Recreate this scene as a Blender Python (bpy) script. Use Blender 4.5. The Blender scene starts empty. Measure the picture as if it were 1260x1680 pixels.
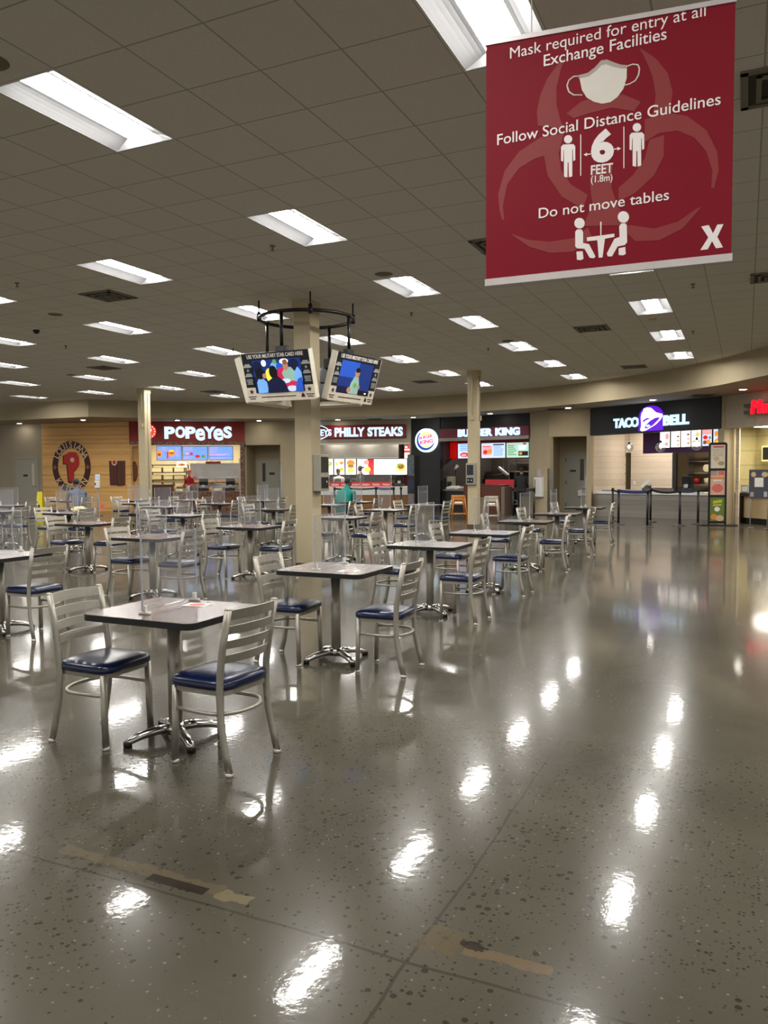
import bpy, bmesh, math, random
from mathutils import Vector, Matrix
random.seed(7)
S = bpy.context.scene
COL = S.collection
PI = math.pi
# ---------------------------------------------------------------- camera
FPX, EYE, CEIL = 1280.0, 1.55, 4.22
PITCH, ROLL, YAW = math.radians(-3.0), math.radians(-.35), math.radians(24.85)
cF = Vector((-math.sin(YAW) * math.cos(PITCH), math.cos(YAW) * math.cos(PITCH), math.sin(PITCH)))
cR = Vector((math.cos(YAW), math.sin(YAW), 0)); cU = cR.cross(cF)
R2 = math.cos(ROLL) * cR + math.sin(ROLL) * cU
U2 = -math.sin(ROLL) * cR + math.cos(ROLL) * cU
EYEP = Vector((0, 0, EYE))
cam = bpy.data.cameras.new('camera'); camo = bpy.data.objects.new('camera', cam); COL.objects.link(camo)
cam.sensor_fit = 'VERTICAL'; cam.sensor_height = 36.0; cam.lens = 36.0 * FPX / 1680.0
cam.clip_start = .05; cam.clip_end = 200
camo.matrix_world = Matrix(((R2.x, U2.x, -cF.x, 0), (R2.y, U2.y, -cF.y, 0), (R2.z, U2.z, -cF.z, EYE), (0, 0, 0, 1)))
S.camera = camo
# ---------------------------------------------------------------- world, exposure
W = bpy.data.worlds.new('world'); S.world = W; W.use_nodes = True
W.node_tree.nodes['Background'].inputs[0].default_value = (.60, .58, .545, 1)
W.node_tree.nodes['Background'].inputs[1].default_value = 1.25
S.view_settings.view_transform = 'Standard'; S.view_settings.look = 'None'
S.view_settings.exposure = 0.0; S.view_settings.gamma = 1.0; S.view_settings.use_curve_mapping = False
LAMP_POWER = 68.0      # troffer lens radiance
DOWN_POWER = 60.0      # soffit downlights
KITCHEN_POWER = 48.0    # ceiling panels inside the food counters
S.cycles.use_denoising = True
S.cycles.max_bounces = 8; S.cycles.transparent_max_bounces = 24
S.cycles.sample_clamp_indirect = 6.0
S.cycles.caustics_reflective = False; S.cycles.caustics_refractive = False

def ray(x, y): return cF + R2 * ((x - 630) / FPX) - U2 * ((y - 840) / FPX)
def onz(x, y, z):
    r = ray(x, y); return EYEP + r * ((z - EYE) / r.z)
def atd(x, y, d): return EYEP + ray(x, y) * d

# ---------------------------------------------------------------- materials
def lin(c):
    return tuple((v / 255 / 12.92 if v / 255 <= .04045 else ((v / 255 + .055) / 1.055) ** 2.4) for v in c) + (1,)
MATS = {}
def mat(name, rgb, rough=.5, metal=0.0, var=.06, scale=12.0, spec=.5, coat=0.0, bump=0.0):
    if name in MATS: return MATS[name]
    m = bpy.data.materials.new(name); m.use_nodes = True; nt = m.node_tree
    p = nt.nodes['Principled BSDF']
    p.inputs['Roughness'].default_value = rough; p.inputs['Metallic'].default_value = metal
    p.inputs['Specular IOR Level'].default_value = spec; p.inputs['Coat Weight'].default_value = coat
    c = lin(rgb)
    tc = nt.nodes.new('ShaderNodeTexCoord'); n = nt.nodes.new('ShaderNodeTexNoise')
    n.inputs['Scale'].default_value = scale; n.inputs['Detail'].default_value = 4
    nt.links.new(tc.outputs['Object'], n.inputs['Vector'])
    r = nt.nodes.new('ShaderNodeValToRGB')
    r.color_ramp.elements[0].position = .3; r.color_ramp.elements[1].position = .7
    r.color_ramp.elements[0].color = tuple(v * (1 - var) for v in c[:3]) + (1,)
    r.color_ramp.elements[1].color = tuple(min(1, v * (1 + var)) for v in c[:3]) + (1,)
    nt.links.new(n.outputs['Fac'], r.inputs[0]); nt.links.new(r.outputs[0], p.inputs['Base Color'])
    if bump:
        b = nt.nodes.new('ShaderNodeBump'); b.inputs['Strength'].default_value = bump; b.inputs['Distance'].default_value = .004
        nt.links.new(n.outputs['Fac'], b.inputs['Height']); nt.links.new(b.outputs[0], p.inputs['Normal'])
    MATS[name] = m; return m
def glow(name, rgb, power, var=.04):
    if name in MATS: return MATS[name]
    m = bpy.data.materials.new(name); m.use_nodes = True; nt = m.node_tree
    p = nt.nodes['Principled BSDF']; p.inputs['Base Color'].default_value = lin(tuple(v * .6 for v in rgb)); p.inputs['Roughness'].default_value = .4
    tc = nt.nodes.new('ShaderNodeTexCoord'); n = nt.nodes.new('ShaderNodeTexNoise'); n.inputs['Scale'].default_value = 6
    nt.links.new(tc.outputs['Object'], n.inputs['Vector'])
    r = nt.nodes.new('ShaderNodeValToRGB'); c = lin(rgb)
    r.color_ramp.elements[0].color = tuple(v * (1 - var) for v in c[:3]) + (1,); r.color_ramp.elements[1].color = c
    nt.links.new(n.outputs['Fac'], r.inputs[0]); nt.links.new(r.outputs[0], p.inputs['Emission Color'])
    p.inputs['Emission Strength'].default_value = power
    MATS[name] = m; return m
def nodes(name):
    m = bpy.data.materials.new(name); m.use_nodes = True; nt = m.node_tree
    MATS[name] = m
    return m, nt, nt.nodes['Principled BSDF'], lambda t, **k: mk(nt, t, **k)
def mk(nt, t, **k):
    n = nt.nodes.new(t)
    for a, v in k.items():
        if a.startswith('i_'): n.inputs[a[2:].replace('_', ' ')].default_value = v
        else: setattr(n, a, v)
    return n
def ramp(nt, src, stops):
    r = nt.nodes.new('ShaderNodeValToRGB'); e = r.color_ramp.elements
    while len(e) < len(stops): e.new(.5)
    for i, (pos, c) in enumerate(stops):
        e[i].position = pos; e[i].color = c if len(c) == 4 else tuple(c) + (1,)
    nt.links.new(src, r.inputs[0]); return r.outputs[0]
def math_(nt, op, a, b=None, c=None):
    n = nt.nodes.new('ShaderNodeMath'); n.operation = op
    for i, v in enumerate((a, b, c)):
        if v is None: continue
        if isinstance(v, (int, float)): n.inputs[i].default_value = v
        else: nt.links.new(v, n.inputs[i])
    return n.outputs[0]
def mixc(nt, f, a, b):
    n = nt.nodes.new('ShaderNodeMix'); n.data_type = 'RGBA'
    for i, v in ((0, f), (6, a), (7, b)):
        if isinstance(v, (int, float)): n.inputs[i].default_value = v
        elif isinstance(v, tuple): n.inputs[i].default_value = v
        else: nt.links.new(v, n.inputs[i])
    return n.outputs[2]

JX, JY = -.94, 2.2
def floor_material():
    m, nt, p, N = nodes('polished_concrete'); L = nt.links.new
    tc = N('ShaderNodeTexCoord'); o = tc.outputs['Object']
    sx = N('ShaderNodeSeparateXYZ'); L(o, sx.inputs[0]); X, Y = sx.outputs[0], sx.outputs[1]
    n1 = N('ShaderNodeTexNoise', i_Scale=.55, i_Detail=6.0); L(o, n1.inputs['Vector'])
    n2 = N('ShaderNodeTexNoise', i_Scale=5.0, i_Detail=8.0, i_Roughness=.7); L(o, n2.inputs['Vector'])
    n3 = N('ShaderNodeTexNoise', i_Scale=90.0, i_Detail=3.0); L(o, n3.inputs['Vector'])
    base = ramp(nt, n1.outputs['Fac'], [(.32, lin((61, 57, 46))), (.52, lin((78, 74, 62))), (.72, lin((91, 87, 76)))])
    base = mixc(nt, math_(nt, 'MULTIPLY', ramp(nt, n2.outputs['Fac'], [(.3, (0, 0, 0)), (.75, (1, 1, 1))]), .32), base, lin((66, 63, 54)))
    base = mixc(nt, math_(nt, 'MULTIPLY', n3.outputs['Fac'], .25), base, lin((98, 94, 85)))
    # exposed aggregate: dark and pale chips, denser in patches
    for sc, col, thr, seed in ((44.0, (30, 27, 24), .26, 0), (27.0, (26, 24, 21), .24, 9), (40.0, (124, 118, 106), .16, 5), (62.0, (36, 33, 29), .26, 3)):
        mp = N('ShaderNodeMapping'); mp.inputs['Location'].default_value = (seed, seed * 1.7, 0); L(o, mp.inputs[0])
        v = N('ShaderNodeTexVoronoi', i_Scale=sc); L(mp.outputs[0], v.inputs['Vector'])
        cs = N('ShaderNodeSeparateColor'); L(v.outputs['Color'], cs.inputs[0])
        pn = N('ShaderNodeTexNoise', i_Scale=.9, i_Detail=2.0); L(mp.outputs[0], pn.inputs['Vector'])
        keep = math_(nt, 'LESS_THAN', cs.outputs[0], math_(nt, 'MULTIPLY', ramp(nt, pn.outputs['Fac'], [(.42, (.03, .03, .03)), (.66, (1, 1, 1))]), .6))
        siz = math_(nt, 'MULTIPLY_ADD', cs.outputs[1], thr, thr * .45)
        f = math_(nt, 'MULTIPLY', keep, math_(nt, 'LESS_THAN', v.outputs['Distance'], siz))
        base = mixc(nt, math_(nt, 'MULTIPLY', f, .68), base, lin(col))
    wob = N('ShaderNodeTexNoise', i_Scale=1.7); L(o, wob.inputs['Vector'])
    w = math_(nt, 'MULTIPLY', math_(nt, 'SUBTRACT', wob.outputs['Fac'], .5), .05)
    # saw-cut joints, the tan filler stains and the dark patch along them
    jx = math_(nt, 'ABSOLUTE', math_(nt, 'SUBTRACT', math_(nt, 'ADD', X, w), JX))
    jy = math_(nt, 'ABSOLUTE', math_(nt, 'SUBTRACT', math_(nt, 'ADD', Y, w), JY))
    j = math_(nt, 'MAXIMUM', math_(nt, 'LESS_THAN', jx, .006), math_(nt, 'LESS_THAN', jy, .006))
    base = mixc(nt, math_(nt, 'MULTIPLY', j, .55), base, lin((40, 35, 29)))
    def patch(x0, x1, y0, y1, col, k):
        nonlocal base
        e = N('ShaderNodeTexNoise', i_Scale=14.0, i_Detail=5.0); L(o, e.inputs['Vector'])
        d = math_(nt, 'MULTIPLY', math_(nt, 'SUBTRACT', e.outputs['Fac'], .5), .07)
        a = math_(nt, 'COMPARE', math_(nt, 'ADD', X, d), (x0 + x1) / 2, (x1 - x0) / 2)
        b = math_(nt, 'COMPARE', math_(nt, 'ADD', Y, d), (y0 + y1) / 2, (y1 - y0) / 2)
        base = mixc(nt, math_(nt, 'MULTIPLY', math_(nt, 'MULTIPLY', a, b), k), base, lin(col))
    patch(-.80, -.52, 2.31, 2.36, (104, 88, 66), .75)
    patch(-.95, -.82, 2.28, 2.42, (88, 76, 52), .6)
    patch(-.83, -.74, 2.345, 2.375, (34, 27, 22), .8)
    patch(-2.55, -1.74, 2.27, 2.33, (98, 86, 66), .5)
    patch(-1.74, -1.60, 2.25, 2.31, (120, 108, 82), .6)
    a = math_(nt, 'MULTIPLY', math_(nt, 'COMPARE', X, -1.92, .135), math_(nt, 'COMPARE', Y, 2.268, .024))
    base = mixc(nt, math_(nt, 'MULTIPLY', a, .9), base, lin((40, 35, 30)))
    L(base, p.inputs['Base Color'])
    rr = ramp(nt, n2.outputs['Fac'], [(.25, (.17, .17, .17)), (.8, (.25, .25, .25))])
    L(rr, p.inputs['Roughness'])
    p.inputs['Specular IOR Level'].default_value = .11
    p.inputs['Coat Weight'].default_value = .38; p.inputs['Coat Roughness'].default_value = .045; p.inputs['Coat IOR'].default_value = 1.5
    b = N('ShaderNodeBump', i_Strength=.12, i_Distance=.003); nb = N('ShaderNodeTexNoise', i_Scale=26.0, i_Detail=3.0); L(o, nb.inputs['Vector'])
    L(nb.outputs['Fac'], b.inputs['Height']); L(b.outputs[0], p.inputs['Normal']); L(b.outputs[0], p.inputs['Coat Normal'])
    return m
T2FT = .6096
TX0, TY0 = -4.5 - T2FT / 2, 4.51
def ceiling_material():
    m, nt, p, N = nodes('ceiling_tile'); L = nt.links.new
    tc = N('ShaderNodeTexCoord'); o = tc.outputs['Object']
    sx = N('ShaderNodeSeparateXYZ'); L(o, sx.inputs[0])
    def line(c, o0):
        f = math_(nt, 'FRACT', math_(nt, 'ADD', math_(nt, 'DIVIDE', math_(nt, 'SUBTRACT', c, o0), T2FT), 200.0))
        return math_(nt, 'GREATER_THAN', math_(nt, 'ABSOLUTE', math_(nt, 'SUBTRACT', f, .5)), .489)
    n = N('ShaderNodeTexNoise', i_Scale=120.0, i_Detail=3.0); L(o, n.inputs['Vector'])
    c = ramp(nt, n.outputs['Fac'], [(.3, lin((226, 222, 212))), (.7, lin((238, 234, 226)))])
    wn = N('ShaderNodeTexWhiteNoise'); wn.noise_dimensions = '3D'
    sn = N('ShaderNodeVectorMath', operation='SNAP'); sn.inputs[1].default_value = (T2FT, T2FT, 100)
    ad = N('ShaderNodeVectorMath', operation='SUBTRACT'); ad.inputs[1].default_value = (TX0, TY0, -20); L(o, ad.inputs[0]); L(ad.outputs[0], sn.inputs[0]); L(sn.outputs[0], wn.inputs['Vector'])
    c = mixc(nt, math_(nt, 'MULTIPLY', wn.outputs['Value'], .12), c, lin((204, 199, 188)))
    g = math_(nt, 'MAXIMUM', line(sx.outputs[0], TX0), line(sx.outputs[1], TY0))
    c = mixc(nt, math_(nt, 'MULTIPLY', g, .55), c, lin((128, 122, 112)))
    L(c, p.inputs['Base Color']); p.inputs['Roughness'].default_value = .9; p.inputs['Specular IOR Level'].default_value = .15
    b = N('ShaderNodeBump', i_Strength=.25, i_Distance=.003); L(n.outputs['Fac'], b.inputs['Height']); L(b.outputs[0], p.inputs['Normal'])
    return m
def plank_material(name, cols, w, vertical=False, rough=.5, dark=.5, knots=True):
    m, nt, p, N = nodes(name); L = nt.links.new
    tc = N('ShaderNodeTexCoord'); o = tc.outputs['Object']
    sx = N('ShaderNodeSeparateXYZ'); L(o, sx.inputs[0])
    a = sx.outputs[0] if vertical else sx.outputs[2]
    q = math_(nt, 'DIVIDE', math_(nt, 'ADD', a, 50.0), w)
    wn = N('ShaderNodeTexWhiteNoise'); wn.noise_dimensions = '1D'; L(math_(nt, 'FLOOR', q), wn.inputs['W'])
    mp = N('ShaderNodeMapping'); mp.inputs['Scale'].default_value = (14, 14, .8) if vertical else (.8, 14, 14); L(o, mp.inputs[0])
    n = N('ShaderNodeTexNoise', i_Scale=1.6, i_Detail=6.0, i_Roughness=.65); L(mp.outputs[0], n.inputs['Vector'])
    v = math_(nt, 'ADD', math_(nt, 'MULTIPLY', wn.outputs['Value'], .35), math_(nt, 'MULTIPLY', n.outputs['Fac'], .75))
    c = ramp(nt, v, [(.2, lin(cols[0])), (.55, lin(cols[1])), (.85, lin(cols[2]))])
    if knots:
        c = mixc(nt, math_(nt, 'MULTIPLY', ramp(nt, n.outputs['Fac'], [(.66, (0, 0, 0)), (.76, (1, 1, 1))]), .6), c, lin(tuple(x * .38 for x in cols[0])))
    g = math_(nt, 'GREATER_THAN', math_(nt, 'ABSOLUTE', math_(nt, 'SUBTRACT', math_(nt, 'FRACT', q), .5)), .465)
    c = mixc(nt, math_(nt, 'MULTIPLY', g, dark), c, lin(tuple(x * .35 for x in cols[0])))
    L(c, p.inputs['Base Color']); p.inputs['Roughness'].default_value = rough
    return m
def mosaic_material():
    m, nt, p, N = nodes('brown_mosaic'); L = nt.links.new
    tc = N('ShaderNodeTexCoord'); v = N('ShaderNodeTexVoronoi', i_Scale=28.0); v.distance = 'CHEBYCHEV'; v.inputs['Randomness'].default_value = .15
    L(tc.outputs['Object'], v.inputs['Vector']); s = N('ShaderNodeSeparateColor'); L(v.outputs['Color'], s.inputs[0])
    c = ramp(nt, s.outputs[0], [(.1, lin((62, 34, 24))), (.5, lin((104, 62, 42))), (.8, lin((140, 96, 66))), (1, lin((170, 128, 92)))])
    L(c, p.inputs['Base Color']); p.inputs['Roughness'].default_value = .3; return m
def laminate_material(name, cols):
    m, nt, p, N = nodes(name); L = nt.links.new
    tc = N('ShaderNodeTexCoord'); mp = N('ShaderNodeMapping'); mp.inputs['Scale'].default_value = (22, 1.4, 1); L(tc.outputs['Object'], mp.inputs[0])
    n = N('ShaderNodeTexNoise', i_Scale=2.2, i_Detail=7.0, i_Roughness=.65); L(mp.outputs[0], n.inputs['Vector'])
    c = ramp(nt, n.outputs['Fac'], [(.3, lin(cols[0])), (.5, lin(cols[1])), (.72, lin(cols[2]))])
    L(c, p.inputs['Base Color']); p.inputs['Roughness'].default_value = .26; p.inputs['Specular IOR Level'].default_value = .4
    p.inputs['Coat Weight'].default_value = .5; p.inputs['Coat Roughness'].default_value = .2; p.inputs['Coat IOR'].default_value = 1.5; return m
def clear_material(name, tint, gl, milk):
    m = bpy.data.materials.new(name); m.use_nodes = True; nt = m.node_tree; nt.nodes.clear(); MATS[name] = m
    o = nt.nodes.new('ShaderNodeOutputMaterial'); t = nt.nodes.new('ShaderNodeBsdfTransparent'); t.inputs[0].default_value = tint
    g = nt.nodes.new('ShaderNodeBsdfGlossy'); g.inputs['Roughness'].default_value = .06
    d = nt.nodes.new('ShaderNodeBsdfDiffuse'); d.inputs[0].default_value = lin((205, 207, 212))
    nz = nt.nodes.new('ShaderNodeTexNoise'); nz.inputs['Scale'].default_value = 9
    mm = nt.nodes.new('ShaderNodeMath'); mm.operation = 'MULTIPLY'; mm.inputs[1].default_value = milk * 2; nt.links.new(nz.outputs['Fac'], mm.inputs[0])
    a = nt.nodes.new('ShaderNodeMixShader'); nt.links.new(mm.outputs[0], a.inputs[0]); nt.links.new(t.outputs[0], a.inputs[1]); nt.links.new(d.outputs[0], a.inputs[2])
    fr = nt.nodes.new('ShaderNodeLayerWeight'); fr.inputs[0].default_value = .5
    fp = nt.nodes.new('ShaderNodeMath'); fp.operation = 'POWER'; fp.inputs[1].default_value = 4.0; nt.links.new(fr.outputs['Facing'], fp.inputs[0])
    fm = nt.nodes.new('ShaderNodeMath'); fm.operation = 'MULTIPLY_ADD'; fm.inputs[1].default_value = .5; fm.inputs[2].default_value = gl * .25; nt.links.new(fp.outputs[0], fm.inputs[0])
    b = nt.nodes.new('ShaderNodeMixShader'); nt.links.new(fm.outputs[0], b.inputs[0]); nt.links.new(a.outputs[0], b.inputs[1]); nt.links.new(g.outputs[0], b.inputs[2])
    nt.links.new(b.outputs[0], o.inputs[0]); return m

M_floor = floor_material(); M_ceil = ceiling_material(); M_lam = laminate_material('brown_laminate', ((72, 48, 42), (94, 68, 60), (110, 84, 75))); M_lam_sheen = laminate_material('sheen_paled_laminate', ((138, 128, 126), (156, 147, 145), (170, 162, 160))); M_mosaic = mosaic_material()  # second laminate is a paler copy, reflected lamp sheen put into its colour
M_pine = plank_material('pine_boards', [(204, 146, 78), (236, 182, 108), (246, 200, 132)], .085)
M_ship = plank_material('black_shiplap', [(7, 7, 9), (11, 11, 14), (17, 17, 20)], .14, dark=.9, knots=False, rough=.45)
M_wtile = plank_material('pale_wood_tile', [(186, 170, 152), (206, 192, 174), (218, 205, 188)], .2, dark=.25, knots=False, rough=.4)
M_ytile = plank_material('cream_tile', [(178, 166, 118), (196, 184, 136), (206, 196, 150)], .42, dark=.3, knots=False, rough=.35)
M_brownwood = plank_material('cherry_veneer', [(66, 30, 18), (86, 42, 26), (100, 52, 34)], 3.0, vertical=True, dark=0, knots=False, rough=.35)
M_oak = plank_material('oak_front', [(120, 80, 38), (148, 102, 52), (166, 120, 66)], 1.5, dark=.2, knots=False, rough=.4)
M_greywood = plank_material('grey_wood_tile', [(118, 113, 106), (134, 129, 121), (148, 143, 135)], .16, dark=.3, knots=False, rough=.4)
M_acr = clear_material('clear_acrylic', (.97, .975, .985, 1), .12, .07)
M_acredge = clear_material('acrylic_edge', (.8, .82, .86, 1), .2, .45)
M_globe = clear_material('globe_glass', (.93, .94, .95, 1), .5, .14)
M_beige = mat('beige_paint', (176, 162, 134), .75, var=.03, scale=2, spec=.25)
M_beige2 = mat('grey_beige_paint', (170, 158, 138), .75, var=.03, scale=2, spec=.25)
M_soff = mat('soffit_paint', (178, 168, 148), .7, var=.03, scale=2, spec=.25)
M_colm = mat('column_paint', (186, 172, 142), .6, var=.03, scale=3, spec=.3)
M_steelp = mat('silver_metal', (172, 167, 156), .4, .65, var=.05, scale=40)
M_chrome = mat('polished_metal', (205, 203, 198), .16, 1.0, var=.03)
M_ss = mat('stainless_steel', (170, 168, 164), .3, .9, var=.08, scale=3)
M_navy = mat('navy_vinyl', (6, 21, 58), .26, var=.1, scale=20, spec=.6, bump=.05)
M_black = mat('black_plastic', (18, 18, 19), .45, var=.1)
M_blackm = mat('black_metal', (24, 23, 23), .4, .3, var=.1)
M_white = mat('white_plastic', (222, 220, 214), .45, var=.02)
M_wmetal = mat('white_enamel', (232, 231, 228), .35, var=.02, spec=.4)
M_refl = mat('matt_white_reflector', (150, 150, 152), .6, var=.02, spec=.3)
M_dgrey = mat('dark_grey_paint', (84, 82, 76), .6, var=.05)
M_grey = mat('grey_paint', (146, 142, 130), .5, var=.04)
M_vent = mat('vent_grey', (120, 113, 98), .6, var=.05)
M_ventd = mat('vent_dark', (70, 64, 54), .8, var=.1)
M_red = mat('red_panel', (160, 26, 22), .45, var=.05)
M_dred = mat('dark_red_tile', (120, 20, 24), .35, var=.15, scale=5)
M_maroon = mat('maroon_board', (112, 22, 44), .5, var=.08)
M_char = mat('charcoal_board', (30, 33, 36), .6, var=.08)
M_fasc_red = mat('red_fascia', (146, 30, 16), .5, var=.08, scale=3)
M_purple = mat('purple_board', (72, 18, 88), .45, var=.06)
M_banner = mat('banner_red', (130, 14, 34), .6, var=.04, scale=4, spec=.2)
M_hazard = mat('banner_brown_print', (138, 42, 42), .6, var=.04)
M_print = mat('white_print', (246, 238, 236), .45, var=.02)
M_mask = mat('mask_print', (226, 220, 210), .45, var=.02)
M_maskshade = mat('mask_shade_print', (176, 164, 158), .45, var=.02)
M_cream = mat('cream_paint', (232, 218, 176), .6, var=.03)
M_brown = mat('dark_brown_print', (66, 26, 20), .5, var=.08)
M_creamp = mat('cream_print', (222, 196, 160), .5, var=.05)
M_pred = mat('logo_red', (190, 28, 24), .4, var=.05)
M_amber = mat('amber_wood', (186, 118, 44), .4, var=.12, scale=8)
M_greyhc = mat('grey_plastic', (176, 168, 154), .5, var=.05)
M_yellow = mat('yellow_plastic', (214, 196, 24), .4, var=.05)
M_pink = mat('pink_card_print', (226, 110, 112), .5, var=.05)
M_paper = mat('paper', (236, 232, 222), .7, var=.04)
M_wrap = mat('food_wrapper', (236, 220, 168), .6, var=.2, scale=30)
M_door = mat('door_grey', (170, 166, 152), .5, var=.03)
M_glassd = mat('dark_glass', (58, 50, 32), .15, var=.2, scale=6)
M_belt = mat('blue_belt', (18, 34, 92), .55, var=.08)
M_blkbelt = mat('black_belt', (14, 14, 18), .6, var=.08)
M_lens = glow('troffer_lens', (255, 252, 246), LAMP_POWER, .01)
M_down = glow('downlight_lens', (255, 248, 234), DOWN_POWER, .01)
M_panel = glow('kitchen_panel', (255, 246, 228), KITCHEN_POWER, .01)
M_signw = glow('white_sign_face', (190, 224, 255), 1.5, .02)
M_signb = glow('cyan_white_sign_face', (190, 232, 255), 1.5, .02)
M_signred = glow('red_sign_face', (255, 16, 40), 1.6, .05)
M_signpur = glow('purple_sign_face', (104, 20, 216), 1.0, .05)
M_signbk = glow('round_sign_face', (224, 246, 255), 1.6, .02)
M_signpink = glow('pink_sign_face', (230, 80, 150), 1.1, .02)
M_signblue = glow('blue_sign_face', (8, 74, 176), 1.0, .02)
M_signyel = glow('yellow_sign_face', (240, 236, 150), 1.3, .02)
M_lightbox = glow('lightbox_face', (255, 252, 240), 2.0, .02)
M_screenb = glow('blue_screen', (120, 160, 250), 1.3, .12)
M_screenw = glow('pale_screen', (196, 214, 244), 1.3, .08)
M_screeng = glow('green_screen', (176, 214, 196), 1.2, .08)
M_pic = {n: glow('picture_' + n, c, pw, .35) for n, c, pw in (
    ('orange', (250, 150, 60), 1.3), ('red', (226, 40, 44), 1.2), ('yellow', (246, 214, 70), 1.5), ('brown', (150, 84, 40), 1.0),
    ('green', (110, 170, 90), 1.0), ('pink', (250, 170, 170), 1.3), ('white', (250, 250, 255), 1.6), ('navy', (16, 26, 66), .7),
    ('blue', (40, 90, 200), 1.0), ('sky', (120, 176, 240), 1.1), ('khaki', (150, 186, 170), 1.0), ('crimson', (214, 40, 84), 1.0),
    ('skin', (196, 140, 116), .9), ('dark', (14, 14, 20), .5), ('deep', (20, 52, 130), .9), ('lilac', (196, 170, 240), 1.3), ('plate', (210, 226, 244), 1.1))}

# ---------------------------------------------------------------- mesh helpers
class MB:
    def __init__(s): s.v, s.f, s.mi, s.sm = [], [], [], []
    def add(s, vs, fs, mi=0, sm=False):
        b = len(s.v); s.v += [tuple(v) for v in vs]
        for f in fs: s.f.append(tuple(b + i for i in f)); s.mi.append(mi); s.sm.append(sm)
        return s
    def box(s, c, d, rz=0.0, mi=0, bev=0.0, rot=None):
        bm = bmesh.new(); bmesh.ops.create_cube(bm, size=1)
        bmesh.ops.scale(bm, vec=d, verts=bm.verts)
        if bev: bmesh.ops.bevel(bm, geom=bm.edges[:], offset=bev, segments=2, affect='EDGES', profile=.5)
        mt = Matrix.Translation(c) @ (rot if rot is not None else Matrix.Rotation(rz, 4, 'Z'))
        bm.transform(mt); s.bm(bm, mi); return s
    def bx(s, x0, x1, y0, y1, z0, z1, mi=0, bev=0.0):
        return s.box(((x0 + x1) / 2, (y0 + y1) / 2, (z0 + z1) / 2), (abs(x1 - x0), abs(y1 - y0), abs(z1 - z0)), 0, mi, bev)
    def bm(s, bm, mi=0, sm=False):
        bm.verts.index_update(); b = len(s.v); s.v += [tuple(v.co) for v in bm.verts]
        for f in bm.faces: s.f.append(tuple(b + v.index for v in f.verts)); s.mi.append(mi); s.sm.append(sm)
        bm.free(); return s
    def tube(s, pts, r, seg=8, mi=0, closed=False, flat=1.0, up=Vector((0, 0, 1)), caps=True):
        pts = [Vector(p) for p in pts]; n = len(pts); rings = []
        rr = r if isinstance(r, (list, tuple)) else [r] * n
        px = None
        for i, p in enumerate(pts):
            a = pts[(i - 1) % n] if (closed or i) else p; b = pts[(i + 1) % n] if (closed or i < n - 1) else p
            t = (b - a).normalized()
            x = t.cross(up)
            if x.length < .05: x = px - t * px.dot(t) if px is not None else t.cross(Vector((0, 1, 0)))
            x.normalize(); px = x; y = x.cross(t)
            rings.append([p + x * (rr[i] * math.cos(2 * PI * k / seg)) + y * (rr[i] * flat * math.sin(2 * PI * k / seg)) for k in range(seg)])
        vs = [v for q in rings for v in q]; fs = []
        for i in range(n if closed else n - 1):
            j = (i + 1) % n
            for k in range(seg): fs.append((i * seg + k, i * seg + (k + 1) % seg, j * seg + (k + 1) % seg, j * seg + k))
        if not closed and caps: fs += [tuple(range(seg))[::-1], tuple((n - 1) * seg + k for k in range(seg))]
        return s.add(vs, fs, mi, True)
    def lathe(s, prof, c=(0, 0, 0), seg=20, mi=0, rot=None):
        vs, fs = [], []; n = len(prof)
        for r, z in prof:
            for k in range(seg):
                a = 2 * PI * k / seg; v = Vector((r * math.cos(a), r * math.sin(a), z))
                if rot is not None: v = rot @ v
                vs.append(v + Vector(c))
        for i in range(n - 1):
            for k in range(seg): fs.append((i * seg + k, i * seg + (k + 1) % seg, (i + 1) * seg + (k + 1) % seg, (i + 1) * seg + k))
        fs += [tuple(range(seg))[::-1], tuple((n - 1) * seg + k for k in range(seg))]
        return s.add(vs, fs, mi, True)
    def prism(s, pts, y0, y1, mi=0):      # outline in local x,z extruded along y
        n = len(pts); vs = [(x, y0, z) for x, z in pts] + [(x, y1, z) for x, z in pts]
        fs = [tuple(range(n)), tuple(range(2 * n - 1, n - 1, -1))] + [(i, n + i, n + (i + 1) % n, (i + 1) % n) for i in range(n)]
        return s.add(vs, fs, mi)
    def hprism(s, pts, z0, z1, mi=0):     # outline in x,y extruded along z
        n = len(pts); vs = [(x, y, z0) for x, y in pts] + [(x, y, z1) for x, y in pts]
        fs = [tuple(range(n))[::-1], tuple(range(n, 2 * n))] + [(i, (i + 1) % n, n + (i + 1) % n, n + i) for i in range(n)]
        return s.add(vs, fs, mi)
    def ball(s, c, r, mi=0, sc=(1, 1, 1), seg=12):
        bm = bmesh.new(); bmesh.ops.create_uvsphere(bm, u_segments=seg, v_segments=max(6, seg * 2 // 3), radius=r)
        bmesh.ops.scale(bm, vec=sc, verts=bm.verts); bmesh.ops.translate(bm, vec=c, verts=bm.verts)
        return s.bm(bm, mi, True)
    def text(s, txt, x0, x1, z0, z1, y, mi=0, bold=.0, ext=.004, shear=0.0, slope=0.0, font_squeeze=None):
        vs, fs = text_mesh(txt, bold, ext > .0005)
        a0 = min(v[0] for v in vs); a1 = max(v[0] for v in vs); b0 = min(v[1] for v in vs); b1 = max(v[1] for v in vs)
        kx = (x1 - x0) / max(1e-6, a1 - a0); kz = (z1 - z0) / max(1e-6, b1 - b0)
        out = []
        for v in vs:
            X = x0 + (v[0] - a0) * kx; Z = z0 + (v[1] - b0) * kz
            out.append((X + shear * (Z - z0), y - v[2] * ext * 2, Z + slope * (X - x0)))
        return s.add(out, fs, mi)
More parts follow.
